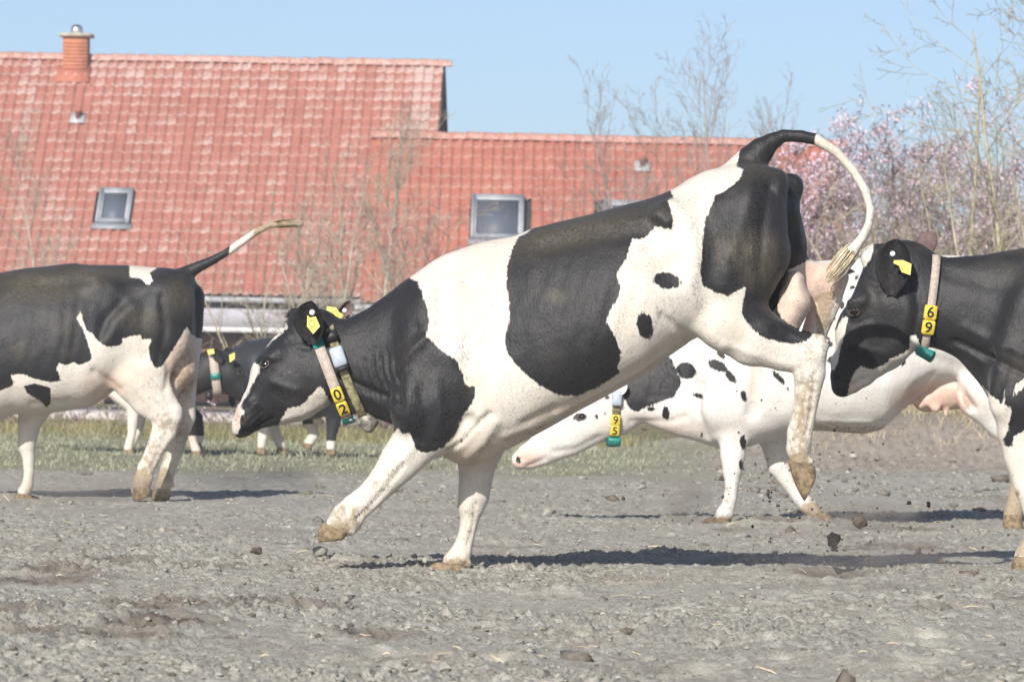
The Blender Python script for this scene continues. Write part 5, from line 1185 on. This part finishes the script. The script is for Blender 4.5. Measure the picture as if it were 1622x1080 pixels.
def white_cow():
    c = Cow(27.65, 290, 0.0140, 'mostly white cow with small black spots and number 95, head stretched low', (800, 395, 1740, 845))
    c.trunk([(955, 596), (1000, 574), (1060, 536), (1120, 484), (1180, 444), (1230, 424), (1290, 414), (1345, 410), (1400, 406), (1500, 404), (1560, 407), (1620, 413), (1670, 428), (1690, 445)],
            [(955, 690), (990, 673), (1023, 671), (1056, 685), (1083, 694), (1123, 704), (1150, 713), (1190, 707), (1240, 690), (1297, 682), (1372, 687), (1400, 680), (1440, 642), (1480, 610), (1540, 595), (1620, 560), (1690, 520)],
            [(955, .09), (1000, .10), (1060, .13), (1110, .19), (1160, .25), (1230, .31), (1330, .37), (1400, .36), (1450, .32), (1520, .28), (1620, .25), (1690, .16)], 0.03)
    c.head([(978, 604, 962, 692, .10), (935, 622, 938, 704, .112), (890, 652, 900, 724, .09), (855, 684, 868, 736, .07), (832, 702, 845, 742, .066), (820, 714, 830, 743, .055)])
    for sg in (-1, 1):
        c.limb([(823, 727, 3.2, sg * .042, .02)], 0.01, True); c.limb([(838, 737, 1.6, sg * .06, .014), (862, 727, 1.6, sg * .07, .012)], 0.01, True)
        c.limb([(1150, 520, 26, sg * .19, .05), (1140, 590, 32, sg * .20, .06), (1145, 640, 34, sg * .19, .08)], 0.06)
        c.limb([(1520, 430, 15, sg * .23, .05)], 0.07); c.limb([(1500, 500, 30, sg * .43, .09)], 0.07, True)
    c.limb([(1095, 600, 3, -.20, .015), (1108, 660, 3, -.21, .015)], 0.03, True); c.limb([(1197, 590, 3.5, -.31, .025), (1190, 655, 4, -.285, .035)], 0.05, True)
    c.limb([(1165, 595, 46, -.14, .10), (1162, 650, 32, -.15, .075), (1162, 690, 22.5, -.155, .058), (1161, 720, 19.5, -.155, .054), (1160, 746, 15, -.155, .05), (1159, 773, 10.5, -.155, .036), (1154, 800, 10.5, -.155, .036), (1148, 813, 14, -.155, .046), (1141, 819, 10, -.155, .042)], 0.03)
    c.limb([(1215, 655, 34, .13, .08), (1228, 705, 22, .14, .06), (1233, 738, 18, .14, .054), (1250, 766, 12, .14, .04), (1268, 790, 12, .14, .038), (1282, 803, 14, .14, .046), (1292, 811, 10, .14, .042)], 0.03)
    c.limb([(1590, 490, 62, -.11, .16), (1578, 570, 60, -.15, .13), (1556, 625, 38, -.165, .10)], 0.06)
    c.limb([(1556, 625, 38, -.165, .10), (1592, 665, 32, -.17, .07), (1624, 702, 24, -.17, .052), (1624, 730, 18, -.17, .044), (1614, 770, 14, -.17, .038), (1609, 800, 15, -.17, .046), (1605, 815, 16, -.17, .046)], 0.035)
    c.limb([(1625, 490, 60, .11, .15), (1640, 570, 52, .15, .12), (1665, 650, 32, .16, .07), (1700, 700, 22, .16, .05), (1695, 760, 14, .16, .038), (1690, 800, 15, .16, .046), (1684, 815, 15, .16, .046)], 0.04)
    c.limb([(1500, 612, 34, 0, .12), (1468, 628, 24, 0, .10), (1530, 622, 24, 0, .10)], 0.015); c.limb([(1442, 628, 8, -.05, .02), (1458, 640, 7, -.085, .02), (1470, 632, 7, -.10, .02), (1482, 646, 8, -.09, .02)], 0.012); c.limb([(1436, 640, 6, -.2, .06), (1452, 612, 6, -.26, .06), (1480, 596, 5, -.29, .05), (1520, 612, 5, -.27, .06), (1540, 645, 5, -.22, .06)], 0.03, True); c.limb([(1499, 646, 5, -.05, .014), (1499, 657, 4.2, -.05, .013)], 0.01)
    c.limb([(1680, 440, 12, 0, .04), (1705, 450, 8, 0, .03), (1715, 520, 6, 0, .022), (1712, 600, 7, 0, .024)], 0.015)
    black = [[(985, 622), (1000, 600), (1023, 590), (1056, 560), (1064, 570), (1072, 590), (1080, 606), (1066, 630), (1050, 634), (1036, 640), (1020, 646), (1009, 653), (996, 646)], [(1100, 440), (1180, 400), (1260, 400), (1230, 470), (1170, 520), (1120, 530)]]
    rng = random.Random(12)
    spots = [(1087, 587, 16, 13, 20), (1137, 579, 16, 8, 25), (1158, 597, 12, 6, 50), (1178, 627, 5, 9, -15), (1232, 597, 14, 4, 50), (1055, 654, 6, 11), (916, 661, 9, 6), (1032, 648, 7, 4), (1177, 700, 5, 11), (1173, 735, 4, 8), (1105, 627, 9, 3, 20), (962, 629, 4, 4), (945, 660, 3, 3), (958, 655, 3, 2), (1345, 430, 8, 4), (1350, 455, 4, 4), (1328, 475, 7, 11, -20), (1322, 505, 2, 3), (1314, 545, 6, 5), (1330, 558, 7, 9), (1320, 570, 9, 7), (1248, 616, 2, 2), (1253, 619, 2, 2), (1357, 440, 3, 5, 30), (1365, 470, 4, 4), (1301, 545, 3, 4), (1325, 520, 2.5, 2.5)]
    spots += [(1240 + rng.random() * 400, 430 + rng.random() * 150, 2 + 4 * rng.random(), 2 + 4 * rng.random(), rng.random() * 90) for _ in range(26)]
    pink = [((832, 728, 24, 18, -30), 10, 0.8), ((1480, 635, 62, 30), 8, 0.85), ((1320, 520, 26, 34), 16, 0.55), ((1060, 680, 50, 16), 12, 0.35), ((1195, 600, 8, 40), 8, 0.5), ((960, 640, 60, 30), 30, 0.25)]
    dirt = [((1140, 824, 34, 12), 10, 0.80), ((1155, 785, 16, 30), 10, 0.45), ((1294, 812, 28, 22), 12, 0.95), ((1610, 800, 26, 50), 12, 1.0), ([(1280, 660), (1330, 668), (1400, 668), (1420, 690), (1290, 700)], 10, 0.55), ((1580, 640, 40, 30), 20, 0.35), ((1690, 790, 26, 50), 12, 1.0)]
    c.finish(m_cow('coat_of_white_cow', (0.63, 0.61, 0.575), stain=0.15), black, (), pink, dirt, (), -0.5, spots + [(821, 729, 4, 6, -20)], None, [([(835, 738), (862, 727)], 3, -.008), ([(876, 716), (910, 712), (950, 692)], 5, -.008), ([(860, 700), (880, 690), (905, 668)], 6, .006)] + [([(1028 + 8 * k, 578 - 3 * k), (1034 + 8 * k, 605), (1028 + 8 * k, 630)], 2.6, -.009) for k in range(6)] + [([(1112, 610), (1104, 650), (1118, 690)], 6, -.014), ([(1128, 600), (1122, 650), (1132, 690)], 9, .012), ([(1190, 560), (1204, 600), (1198, 650)], 6, -.014), ([(1085, 660), (1060, 668), (1000, 668)], 5, -.008), ([(1165, 700), (1158, 745), (1152, 800)], 3.5, -.006), ([(1160, 735), (1166, 748)], 7, .005), ([(1450, 560), (1500, 575), (1560, 600)], 10, -.010), ([(1320, 600), (1400, 610), (1440, 600)], 16, .006), ([(1300, 665), (1380, 668)], 4, .006), ([(1240, 480), (1245, 560), (1240, 640)], 14, -.008)], 20000, (0.8, 0, -0.6), 0.010)  # the ellipse added to spots paints the shaded nostril opening
    c.hoof((1137, 820), (1103, 834), (1161, 836), 16, -.155); c.hoof((1297, 812), (1290, 834), (1323, 831), 15, .14)
    c.hoof((1605, 815), (1588, 840), (1620, 841), 14, -.17); c.hoof((1684, 815), (1668, 838), (1698, 839), 14, .16)
    c.eye(922, 660, 0.022, 0.4); c.ear((975, 628), (985, 600), 15, -.12, (-.3, -1, 0), simple('white_ear_hair', (0.7, 0.64, 0.6), 0.7)); c.ear((975, 618), (990, 590), 15, .12, (.3, -1, 0), M_EARP)
    p, n = c.hit(973, 665); w = c.Y0 - p[1] + 0.012
    r = Ring(c, (979, 590), (972, 706), w); root = collar_root(c, r, 'olive collar with yellow 9 and 5 blocks and grey transponder on the spotted white cow')
    V, F = r.ribbon(0.045); part('strap', V, F, M_CAMO, root)
    V, F = r.block(1.28, 0.085, 0.056, 0.034, 0.003, 0.15); part('transponder', V, F, M_GREYP, root)
    number_block(r, 1.86, 0.060, 0.052, 0.014, '9', root, 0.004); number_block(r, 2.17, 0.060, 0.052, 0.014, '5', root, 0.004)
    V, F = r.block(2.55, 0.050, 0.075, 0.030, 0.003, 0.2); part('clip', V, F, M_GREEN, root)
    q = c.pt(971, 700, -.04); V, F = captube([q + [0, 0, .02], q + [0, 0, .012], q - [0, 0, .018], q - [0, 0, .026]], [.018, .036, .038, .024], 10); part('weight', V, F, M_BLKP, root, True)
    return c

def right_cow():
    c = Cow(21.6, 370, 0.0125, 'black cow with number 69 and lowered head cut off by the right edge', (1300, 365, 2340, 925))
    c.trunk([(1395, 415), (1440, 412), (1488, 408), (1557, 403), (1604, 396), (1640, 388), (1700, 384), (1800, 392), (1950, 396), (2080, 388), (2180, 390), (2230, 410)],
            [(1395, 520), (1440, 548), (1475, 549), (1500, 557), (1520, 569), (1557, 611), (1576, 645), (1600, 672), (1650, 700), (1750, 708), (1900, 706), (2020, 690), (2080, 640), (2150, 590), (2230, 540)],
            [(1395, .095), (1440, .105), (1488, .115), (1557, .15), (1604, .21), (1680, .28), (1800, .35), (1950, .38), (2050, .33), (2140, .27), (2230, .17)], 0.03)
    yw = [0, 0, .01, .02, .03, .03, .03]
    c.head([(1392, 392, 1470, 505, .10), (1372, 440, 1455, 546, .112), (1340, 486, 1430, 574, .112), (1339, 518, 1405, 590, .092), (1331, 545, 1381, 608, .075), (1324, 576, 1363, 618, .068), (1322, 597, 1348, 625, .062)], 0.025, yw)
    c.limb([(1388, 402, 15, 0, .055), (1374, 408, 11, 0, .04)], 0.03)
    c.limb([(1440, 500, 44, -.075, .05), (1420, 545, 26, -.065, .045)], 0.03)
    for sg in (-1, 1):
        c.limb([(1353, 484, 13, sg * .074, .032), (1366, 474, 10, sg * .082, .028)], 0.03); c.limb([(1354, 493, 6.5, sg * .118, .016)], 0.015, True)
        c.limb([(1327, 600, 3.4, sg * .04 + .03, .02)], 0.01, True); c.limb([(1346, 608, 1.8, sg * .055 + .03, .016), (1375, 594, 1.8, sg * .075 + .03, .014)], 0.01, True)
        c.limb([(1640, 480, 36, sg * .20, .05), (1620, 570, 44, sg * .21, .06), (1612, 630, 46, sg * .20, .08)], 0.06)
        c.limb([(2080, 424, 15, sg * .19, .05)], 0.09)
    c.limb([(1512, 540, 3.5, -.13, .02), (1560, 562, 5, -.165, .022), (1622, 590, 5, -.22, .02)], 0.025, True)
    c.limb([(1625, 615, 52, -.15, .10), (1620, 680, 40, -.16, .08), (1624, 720, 33, -.165, .062), (1634, 770, 27, -.165, .056), (1640, 795, 23, -.165, .052), (1642, 830, 16, -.165, .04), (1638, 862, 18, -.165, .045), (1628, 880, 20, -.165, .046)], 0.03)
    c.limb([(1690, 640, 46, .15, .10), (1730, 720, 30, .16, .065), (1760, 780, 24, .16, .054), (1775, 830, 16, .16, .04), (1780, 870, 18, .16, .046), (1775, 885, 18, .16, .046)], 0.03)
    c.limb([(2180, 460, 72, -.10, .16), (2170, 560, 70, -.14, .13), (2150, 630, 45, -.17, .10), (2200, 700, 32, -.17, .06), (2230, 740, 26, -.17, .05), (2215, 800, 18, -.17, .04), (2205, 860, 20, -.17, .046), (2200, 885, 19, -.17, .046)], 0.04)
    c.limb([(2190, 460, 70, .10, .16), (2200, 560, 66, .14, .13), (2200, 640, 42, .16, .09), (2260, 710, 28, .16, .055), (2280, 760, 22, .16, .046), (2265, 830, 18, .16, .04), (2255, 885, 19, .16, .046)], 0.04)
    c.limb([(2120, 660, 40, 0, .13), (2160, 650, 34, 0, .12)], 0.03)
    c.limb([(2215, 405, 16, 0, .045), (2255, 430, 12, 0, .03), (2262, 540, 9, 0, .024), (2258, 680, 11, 0, .03)], 0.015)
    white = [[(1347, 603), (1352, 592), (1362, 580), (1382, 585), (1400, 578), (1412, 567), (1430, 560), (1441, 553), (1442, 532), (1452, 532), (1457, 545), (1458, 560), (1420, 600), (1370, 640), (1340, 650), (1345, 615)],
             [(1344, 503), (1338, 528), (1331, 553), (1325, 580), (1316, 590), (1316, 540), (1335, 500)],
             [(1384, 394), (1379, 412), (1368, 424), (1350, 432), (1330, 430), (1330, 380), (1380, 380)],
             [(1556, 610), (1575, 630), (1586, 640), (1593, 615), (1592, 642), (1602, 645), (1599, 665), (1597, 680), (1590, 695), (1590, 706), (1603, 707), (1605, 692), (1622, 682), (1660, 700), (1700, 760), (1900, 760), (2300, 640), (2330, 930), (1500, 930), (1540, 640)],
             [(1603, 630), (1608, 610), (1625, 597), (1640, 592), (1630, 606), (1612, 622)]]
    pink = [((1345, 612, 14, 12), 8, 0.5), ((1366, 490, 6, 8), 4, 0.6)]
    dirt = [((1612, 780, 5, 8), 3, 0.7), ((1635, 870, 30, 30), 14, 0.7), ((1778, 870, 30, 30), 14, 0.7), ((2210, 870, 90, 30), 20, 0.7)]
    dusty = [((1640, 392, 120, 8), 8, 0.5)]
    c.finish(m_cow('coat_of_right_cow', stain=0.15, dust=0.7), (), white, pink, dirt, dusty, 0.5, (), None, [([(1346, 512), (1362, 512), (1376, 504)], 3.5, -.008), ([(1345, 478), (1356, 474), (1368, 480)], 3.5, .006), ([(1448, 440), (1456, 490), (1446, 535)], 6, -.012), ([(1430, 450), (1438, 500), (1425, 545)], 10, .009), ([(1375, 600), (1348, 610)], 3, -.008), ([(1345, 540), (1372, 555), (1400, 560)], 6, .007), ([(1350, 560), (1375, 575)], 6, -.006), ([(1372, 440), (1388, 450), (1402, 446)], 3.5, -.006), ([(1366, 448), (1384, 460), (1400, 458)], 3.5, .005), ([(1512, 540), (1560, 562), (1622, 592)], 5, -.014), ([(1530, 520), (1570, 540), (1622, 560)], 9, .009), ([(1575, 640), (1590, 600), (1600, 560)], 7, -.009), ([(1500, 430), (1560, 450), (1622, 460)], 14, -.008), ([(1600, 650), (1608, 700), (1616, 760)], 5, -.007)], 40000, (0.75, 0, -0.65), 0.009)
    c.hoof((1628, 882), (1598, 903), (1650, 906), 19, -.165); c.hoof((1775, 885), (1750, 905), (1800, 907), 18, .16); c.hoof((2200, 888), (2178, 915), (2222, 916), 18, -.17); c.hoof((2255, 888), (2232, 913), (2276, 914), 18, .16)
    c.eye(1353, 494, 0.021, 0.30)
    c.ear((1413, 468), (1421, 379), 29, -.125, (-0.3, -1, 0.1), M_EARB, 0.65, -.05); c.ear((1454, 426), (1478, 367), 17, .12, (-0.5, -1, 0.2), M_EARP, 0.4, .04)
    c.button(1414, 402, -.215, 0.012); c.tag_plate([(1416, 412), (1430, 412), (1444, 418), (1442, 436), (1428, 431), (1424, 421), (1415, 417)], -.215, marks=7)
    c.switch([(1392, 396), (1378, 402), (1370, 412)], [11, 11, 7], 0, simple('white_forelock', (0.72, 0.70, 0.66), 0.7), 80, 6, 0.008)
    p, n = c.hit(1466, 500); w = c.Y0 - p[1] + 0.012
    r = Ring(c, (1482, 404), (1461, 560), w); root = collar_root(c, r, 'beige collar with yellow 6 and 9 blocks on the black cow at the right')
    V, F = r.ribbon(0.034); part('strap', V, F, M_STRAP, root)
    number_block(r, 1.74, 0.064, 0.056, 0.014, '6', root, 0.004); number_block(r, 2.05, 0.064, 0.056, 0.014, '9', root, 0.004)
    a, b = c.pt(1452, 553, -.10), c.pt(1478, 566, -.13); V, F = captube([a, a + (b - a) * .1, b - (b - a) * .05, b], [.014, .022, .027, .022], 10); part('plug', V, F, M_GREEN, root, True)
    return c

def far_cows():
    c = Cow(44.0, 182, 0.02, 'blurred far black cow with a pale collar, facing the leaping cow\'s face', (-60, 440, 420, 735))
    c.trunk([(-10, 478), (40, 470), (120, 468), (200, 478), (250, 512), (290, 545), (316, 561), (345, 560)], [(-10, 560), (40, 585), (120, 600), (200, 612), (250, 625), (300, 632), (322, 622), (345, 612)],
            [(-10, .18), (60, .33), (140, .34), (220, .24), (290, .14), (345, .10)], 0.05)
    c.head([(345, 552, 338, 615, .10), (368, 568, 350, 622, .10), (388, 600, 368, 630, .075), (398, 625, 384, 640, .06)])
    c.limb([(40, 520, 40, -.12, .14), (110, 570, 30, -.16, .10), (170, 605, 18, -.16, .06), (212, 645, 11, -.16, .05), (209, 685, 7, -.16, .036), (203, 711, 7.5, -.16, .042)], 0.05)
    c.limb([(40, 520, 40, .12, .14), (120, 570, 30, .16, .10), (180, 605, 16, .16, .06), (228, 645, 9, .16, .045), (220, 680, 6.5, .16, .036), (208, 706, 7, .16, .042)], 0.05)
    c.limb([(270, 590, 30, -.13, .09), (296, 640, 15, -.14, .055), (300, 668, 11, -.14, .05), (306, 700, 6.5, -.14, .036), (311, 714, 8, -.14, .044)], 0.05)
    c.limb([(260, 590, 30, .13, .09), (285, 640, 15, .14, .055), (312, 662, 10, .14, .05), (318, 690, 6.5, .14, .036), (312, 702, 8, .14, .044)], 0.05)
    c.limb([(-12, 488, 8, 0, .04), (-30, 520, 6, 0, .03), (-34, 590, 6, 0, .03)], 0.02)
    c.finish(m_cow('coat_of_far_cow', dust=0.6), (), [[(150, 612), (245, 625), (240, 730), (140, 730)], [(296, 690), (325, 690), (325, 730), (296, 730)]], [((306, 705, 12, 20), 8, 0.5)], (), (), 0.5)
    c.hoof((204, 712), (193, 723), (212, 723), 8, -.16); c.hoof((204, 708), (196, 720), (214, 720), 7, .16); c.hoof((311, 714), (304, 723), (320, 723), 7, -.14); c.hoof((312, 702), (306, 712), (320, 711), 7, .14)
    c.eye(380, 592, 0.022, 0.4); c.ear((352, 575), (340, 555), 8, -.12, (-.3, -1, 0), M_EARB); c.ear((358, 572), (362, 550), 8, .12, (.3, -1, 0), M_EARB)
    c.tag_plate([(363, 562), (372, 558), (372, 568), (364, 574)], -.16); c.tag_plate([(328, 554), (338, 552), (340, 560), (330, 562)], -.14)
    r = Ring(c, (338, 556), (346, 626), 0.125); root = collar_root(c, r, 'blurred pale collar on the far black cow'); V, F = r.ribbon(0.075); part('strap', V, F, M_STRAP, root)
    V, F = r.block(1.7, 0.05, 0.085, 0.02, 0.004); part('clip', V, F, M_GREEN, root)
    q = c.pt(331, 628, -.05); V, F = captube([q + [0, 0, .06], q + [0, 0, .02], q - [0, 0, .03]], [.012, .035, .03], 8); part('weight', V, F, M_BLKP, root, True)
    c = Cow(44.6, 180, 0.02, 'blurred far dark cow mostly hidden behind the leaping cow\'s head', (340, 520, 720, 735))
    c.trunk([(372, 552), (385, 541), (420, 535), (500, 532), (580, 540), (640, 548)], [(372, 600), (385, 625), (420, 650), (500, 664), (540, 662), (580, 652), (640, 640)], [(372, .16), (400, .28), (480, .34), (560, .30), (640, .20)], 0.05)
    c.limb([(620, 600, 40, 0, .16), (670, 585, 24, 0, .12)], 0.05); c.head([(672, 560, 668, 610, .10), (690, 575, 680, 620, .10), (706, 605, 692, 630, .07)])
    c.limb([(405, 610, 30, -.14, .10), (416, 655, 14, -.16, .06), (418, 680, 9, -.16, .045), (414, 708, 7.5, -.16, .042)], 0.05)
    c.limb([(415, 610, 30, .14, .10), (428, 660, 13, .16, .06), (435, 682, 9, .16, .045), (446, 708, 7.5, .16, .042)], 0.05)
    c.limb([(520, 625, 26, -.14, .09), (528, 670, 12, -.15, .05), (525, 690, 8, -.15, .04), (524, 710, 7.5, -.15, .042)], 0.05)
    c.limb([(495, 630, 26, .14, .09), (490, 668, 11, .15, .05), (498, 688, 8.5, .15, .042), (488, 702, 8, .15, .042)], 0.05)
    c.limb([(505, 660, 14, 0, .08)], 0.02)
    c.limb([(374, 556, 8, 0, .04), (366, 600, 6, 0, .03), (368, 640, 6, 0, .03)], 0.02)
    c.finish(m_cow('coat_of_hidden_cow', black=(0.022, 0.024, 0.030), dust=0.4), (), [[(398, 670), (460, 670), (460, 730), (398, 730)], [(480, 672), (506, 670), (506, 715), (480, 715)], [(515, 698), (535, 698), (535, 730), (515, 730)], [(496, 664), (516, 660), (514, 680), (498, 680)]], (), (), (), 0.5)  # bluish black puts the sky's sheen into the coat colour
    c.hoof((414, 709), (406, 719), (422, 719), 7, -.16); c.hoof((446, 709), (438, 720), (455, 720), 7, .16); c.hoof((524, 711), (515, 720), (532, 720), 7, -.15); c.hoof((487, 702), (478, 707), (494, 711), 7, .15)
    c.ear((676, 575), (666, 550), 8, -.12, (-.3, -1, 0), M_EARB); c.ear((680, 572), (678, 548), 8, .12, (.3, -1, 0), M_EARB); c.eye(696, 594, 0.022, 0.4)

leaping_cow(); left_cow(); white_cow(); right_cow(); far_cows()

# ------------------------------------------------------------------ soil in the air
def clod_mesh(seed, s):
    rng = np.random.default_rng(seed); bm = bmesh.new(); bmesh.ops.create_icosphere(bm, subdivisions=2, radius=1.0)
    V = np.array([v.co[:] for v in bm.verts]); F = np.array([[v.index for v in f.verts] for f in bm.faces]); bm.free()
    V = V * (1 + 1.9 * vnoise3(V[:, 0] * 1.7 + seed * 3.1, V[:, 1] * 1.7, V[:, 2] * 1.7, 5)[:, None] + 0.5 * vnoise3(V[:, 0] * 4 + seed, V[:, 1] * 4, V[:, 2] * 4, 6)[:, None]) * s * (0.6 + 0.8 * rng.random(3))
    return V, F
def build_flying():
    M_CLOD = simple('dark_moist_clod', (0.10, 0.080, 0.064), 0.95, 0.1, 0.4, 60, 0.8)
    big = [(1020, 680, 23.5, 0.016), (1143, 758, 25, 0.022), (1112, 688, 26, 0.013), (1216, 783, 24, 0.024), (1318, 853, 20.6, 0.030), (1322, 869, 20.8, 0.018), (1440, 796, 22, 0.016), (1471, 799, 22, 0.014), (1232, 800, 23, 0.014), (406, 871, 20.2, 0.020), (1363, 826, 24, 0.030), (987, 788, 25, 0.016), (1490, 888, 20.5, 0.02), (1456, 872, 21, 0.018)]
    where = ['below the 95 collar', 'midway between the white cow\'s forelegs', 'left of the white cow\'s foreleg', 'just left of the kicked hoof', 'largest and pointed, below the white cow\'s trailing hoof', 'just under the large pointed one', 'left one of the pair below the right cow\'s chin', 'right one of the pair below the right cow\'s chin', 'low left of the kicked hoof', 'under the leaping cow\'s raised forehoof', 'right beside the white cow\'s trailing hoof', 'left of the white cow\'s standing hoof', 'over the long shadow at the right', 'just above the shadow at the right']
    for i, (px, py, Y, s) in enumerate(big):
        c = P(px, py, Y); V, F = clod_mesh(i, s * 0.62); o = solo('flying_clod', V + c, F, M_CLOD, False)
        tag(o, 'dark soil clod in the air ' + where[i], 'soil clod', 'clods kicked up by the hooves')
    # fine spray of soil, too many to count
    rng = np.random.default_rng(3); bm = bmesh.new(); bmesh.ops.create_icosphere(bm, subdivisions=1, radius=1.0)
    base = np.array([v.co[:] for v in bm.verts]); tri = np.array([[v.index for v in f.verts] for f in bm.faces]); bm.free(); nv = len(base)
    C = []
    for (px, py, Y, sx, sy, n) in ((1255, 770, 22.5, 60, 45, 110), (1340, 860, 20.6, 110, 40, 170), (1070, 800, 27.0, 28, 30, 90), (1420, 870, 20.6, 90, 40, 90), (1300, 740, 24, 70, 70, 60), (1250, 680, 22, 50, 60, 30)):
        for _ in range(n): C.append(P(px + rng.normal(0, sx), py + rng.normal(0, sy), Y + rng.normal(0, 0.4)))
    C = np.array(C); C = C[C[:, 2] > 0.02]; n = len(C); s = 0.0016 + 0.0055 * rng.random(n) ** 3
    V = base[None] * (0.5 + rng.random((n, nv, 1))) * s[:, None, None] + C[:, None]
    me = mesh('flying_soil', V.reshape(-1, 3), (tri[None] + (np.arange(n) * nv)[:, None, None]).reshape(-1, 3), [M_CLOD])
    tag(link(bpy.data.objects.new('flying_soil', me)), 'fine spray of dark soil crumbs in the air around the hooves', 'soil', kind='stuff')

def build_dust():
    """thin dust clouds low over the ground where hooves have struck"""
    for i, (px, py, Y, rx, ry, rz, dens, where) in enumerate(((1085, 795, 27.2, 0.22, 0.3, 0.26, 2.2, 'left of the white cow\'s standing hoof'), (1370, 925, 19.4, 0.62, 0.45, 0.20, 0.55, 'over the shadow behind the leaping cow'), (1370, 822, 26.8, 0.40, 0.4, 0.16, 1.6, 'behind the white cow\'s trailing hoof'), (150, 775, 29.4, 0.75, 0.5, 0.16, 0.9, 'low around the left cow\'s hooves'), (420, 755, 31.5, 0.9, 0.6, 0.14, 0.7, 'low between the left cow and the raised forehoof'))):
        c = P(px, py, Y); c[2] = max(c[2], rz * 0.55)
        t = bpy.data.materials.new('dust_in_air'); t.use_nodes = True; nt = t.node_tree; nt.nodes.clear()
        o = nt.nodes.new('ShaderNodeOutputMaterial'); v = nt.nodes.new('ShaderNodeVolumePrincipled'); v.inputs['Color'].default_value = (0.62, 0.55, 0.48, 1); v.inputs['Anisotropy'].default_value = 0.0
        tc = nt.nodes.new('ShaderNodeTexCoord'); ln = nt.nodes.new('ShaderNodeVectorMath'); ln.operation = 'LENGTH'; nt.links.new(tc.outputs['Object'], ln.inputs[0])
        mr = nt.nodes.new('ShaderNodeMapRange'); mr.interpolation_type = 'SMOOTHSTEP'; nt.links.new(ln.outputs['Value'], mr.inputs[0]); mr.inputs[1].default_value = 1.0; mr.inputs[2].default_value = 0.1; mr.inputs[3].default_value = 0; mr.inputs[4].default_value = 1
        nz = nt.nodes.new('ShaderNodeTexNoise'); nz.inputs['Scale'].default_value = 2.6; nz.inputs['Detail'].default_value = 4; nt.links.new(tc.outputs['Object'], nz.inputs['Vector'])
        m2 = nt.nodes.new('ShaderNodeMapRange'); nt.links.new(nz.outputs['Fac'], m2.inputs[0]); m2.inputs[1].default_value = 0.40; m2.inputs[2].default_value = 0.70
        a = nt.nodes.new('ShaderNodeMath'); a.operation = 'MULTIPLY'; nt.links.new(mr.outputs[0], a.inputs[0]); nt.links.new(m2.outputs[0], a.inputs[1])
        b = nt.nodes.new('ShaderNodeMath'); b.operation = 'MULTIPLY'; nt.links.new(a.outputs[0], b.inputs[0]); b.inputs[1].default_value = dens * 3.6; nt.links.new(b.outputs[0], v.inputs['Density']); nt.links.new(v.outputs[0], o.inputs['Volume'])
        bm = bmesh.new(); bmesh.ops.create_icosphere(bm, subdivisions=3, radius=1.0); me = bpy.data.meshes.new('dust_cloud'); bm.to_mesh(me); bm.free(); me.materials.append(t)
        ob = bpy.data.objects.new('dust_cloud', me); ob.location = c; ob.scale = (rx, ry, rz); link(ob); tag(ob, 'thin dust cloud ' + where, 'dust', kind='stuff')
build_flying(); build_dust()

def build_haze():
    """thin spring haze between the camera and the house"""
    t = bpy.data.materials.new('thin_haze'); t.use_nodes = True; nt = t.node_tree; nt.nodes.clear()
    o = nt.nodes.new('ShaderNodeOutputMaterial'); v = nt.nodes.new('ShaderNodeVolumePrincipled'); v.inputs['Color'].default_value = (0.90, 0.93, 0.97, 1); v.inputs['Density'].default_value = 0.0011; v.inputs['Anisotropy'].default_value = 0.0
    nt.links.new(v.outputs[0], o.inputs['Volume'])
    b = MB(); b.box((0, 80, 8.0), 160, 190, 18.4); V, F = b.out()
    tag(link(bpy.data.objects.new('haze', mesh('haze', V, F, [t]))), 'thin pale haze over field and farm', 'haze', kind='stuff')
build_haze()
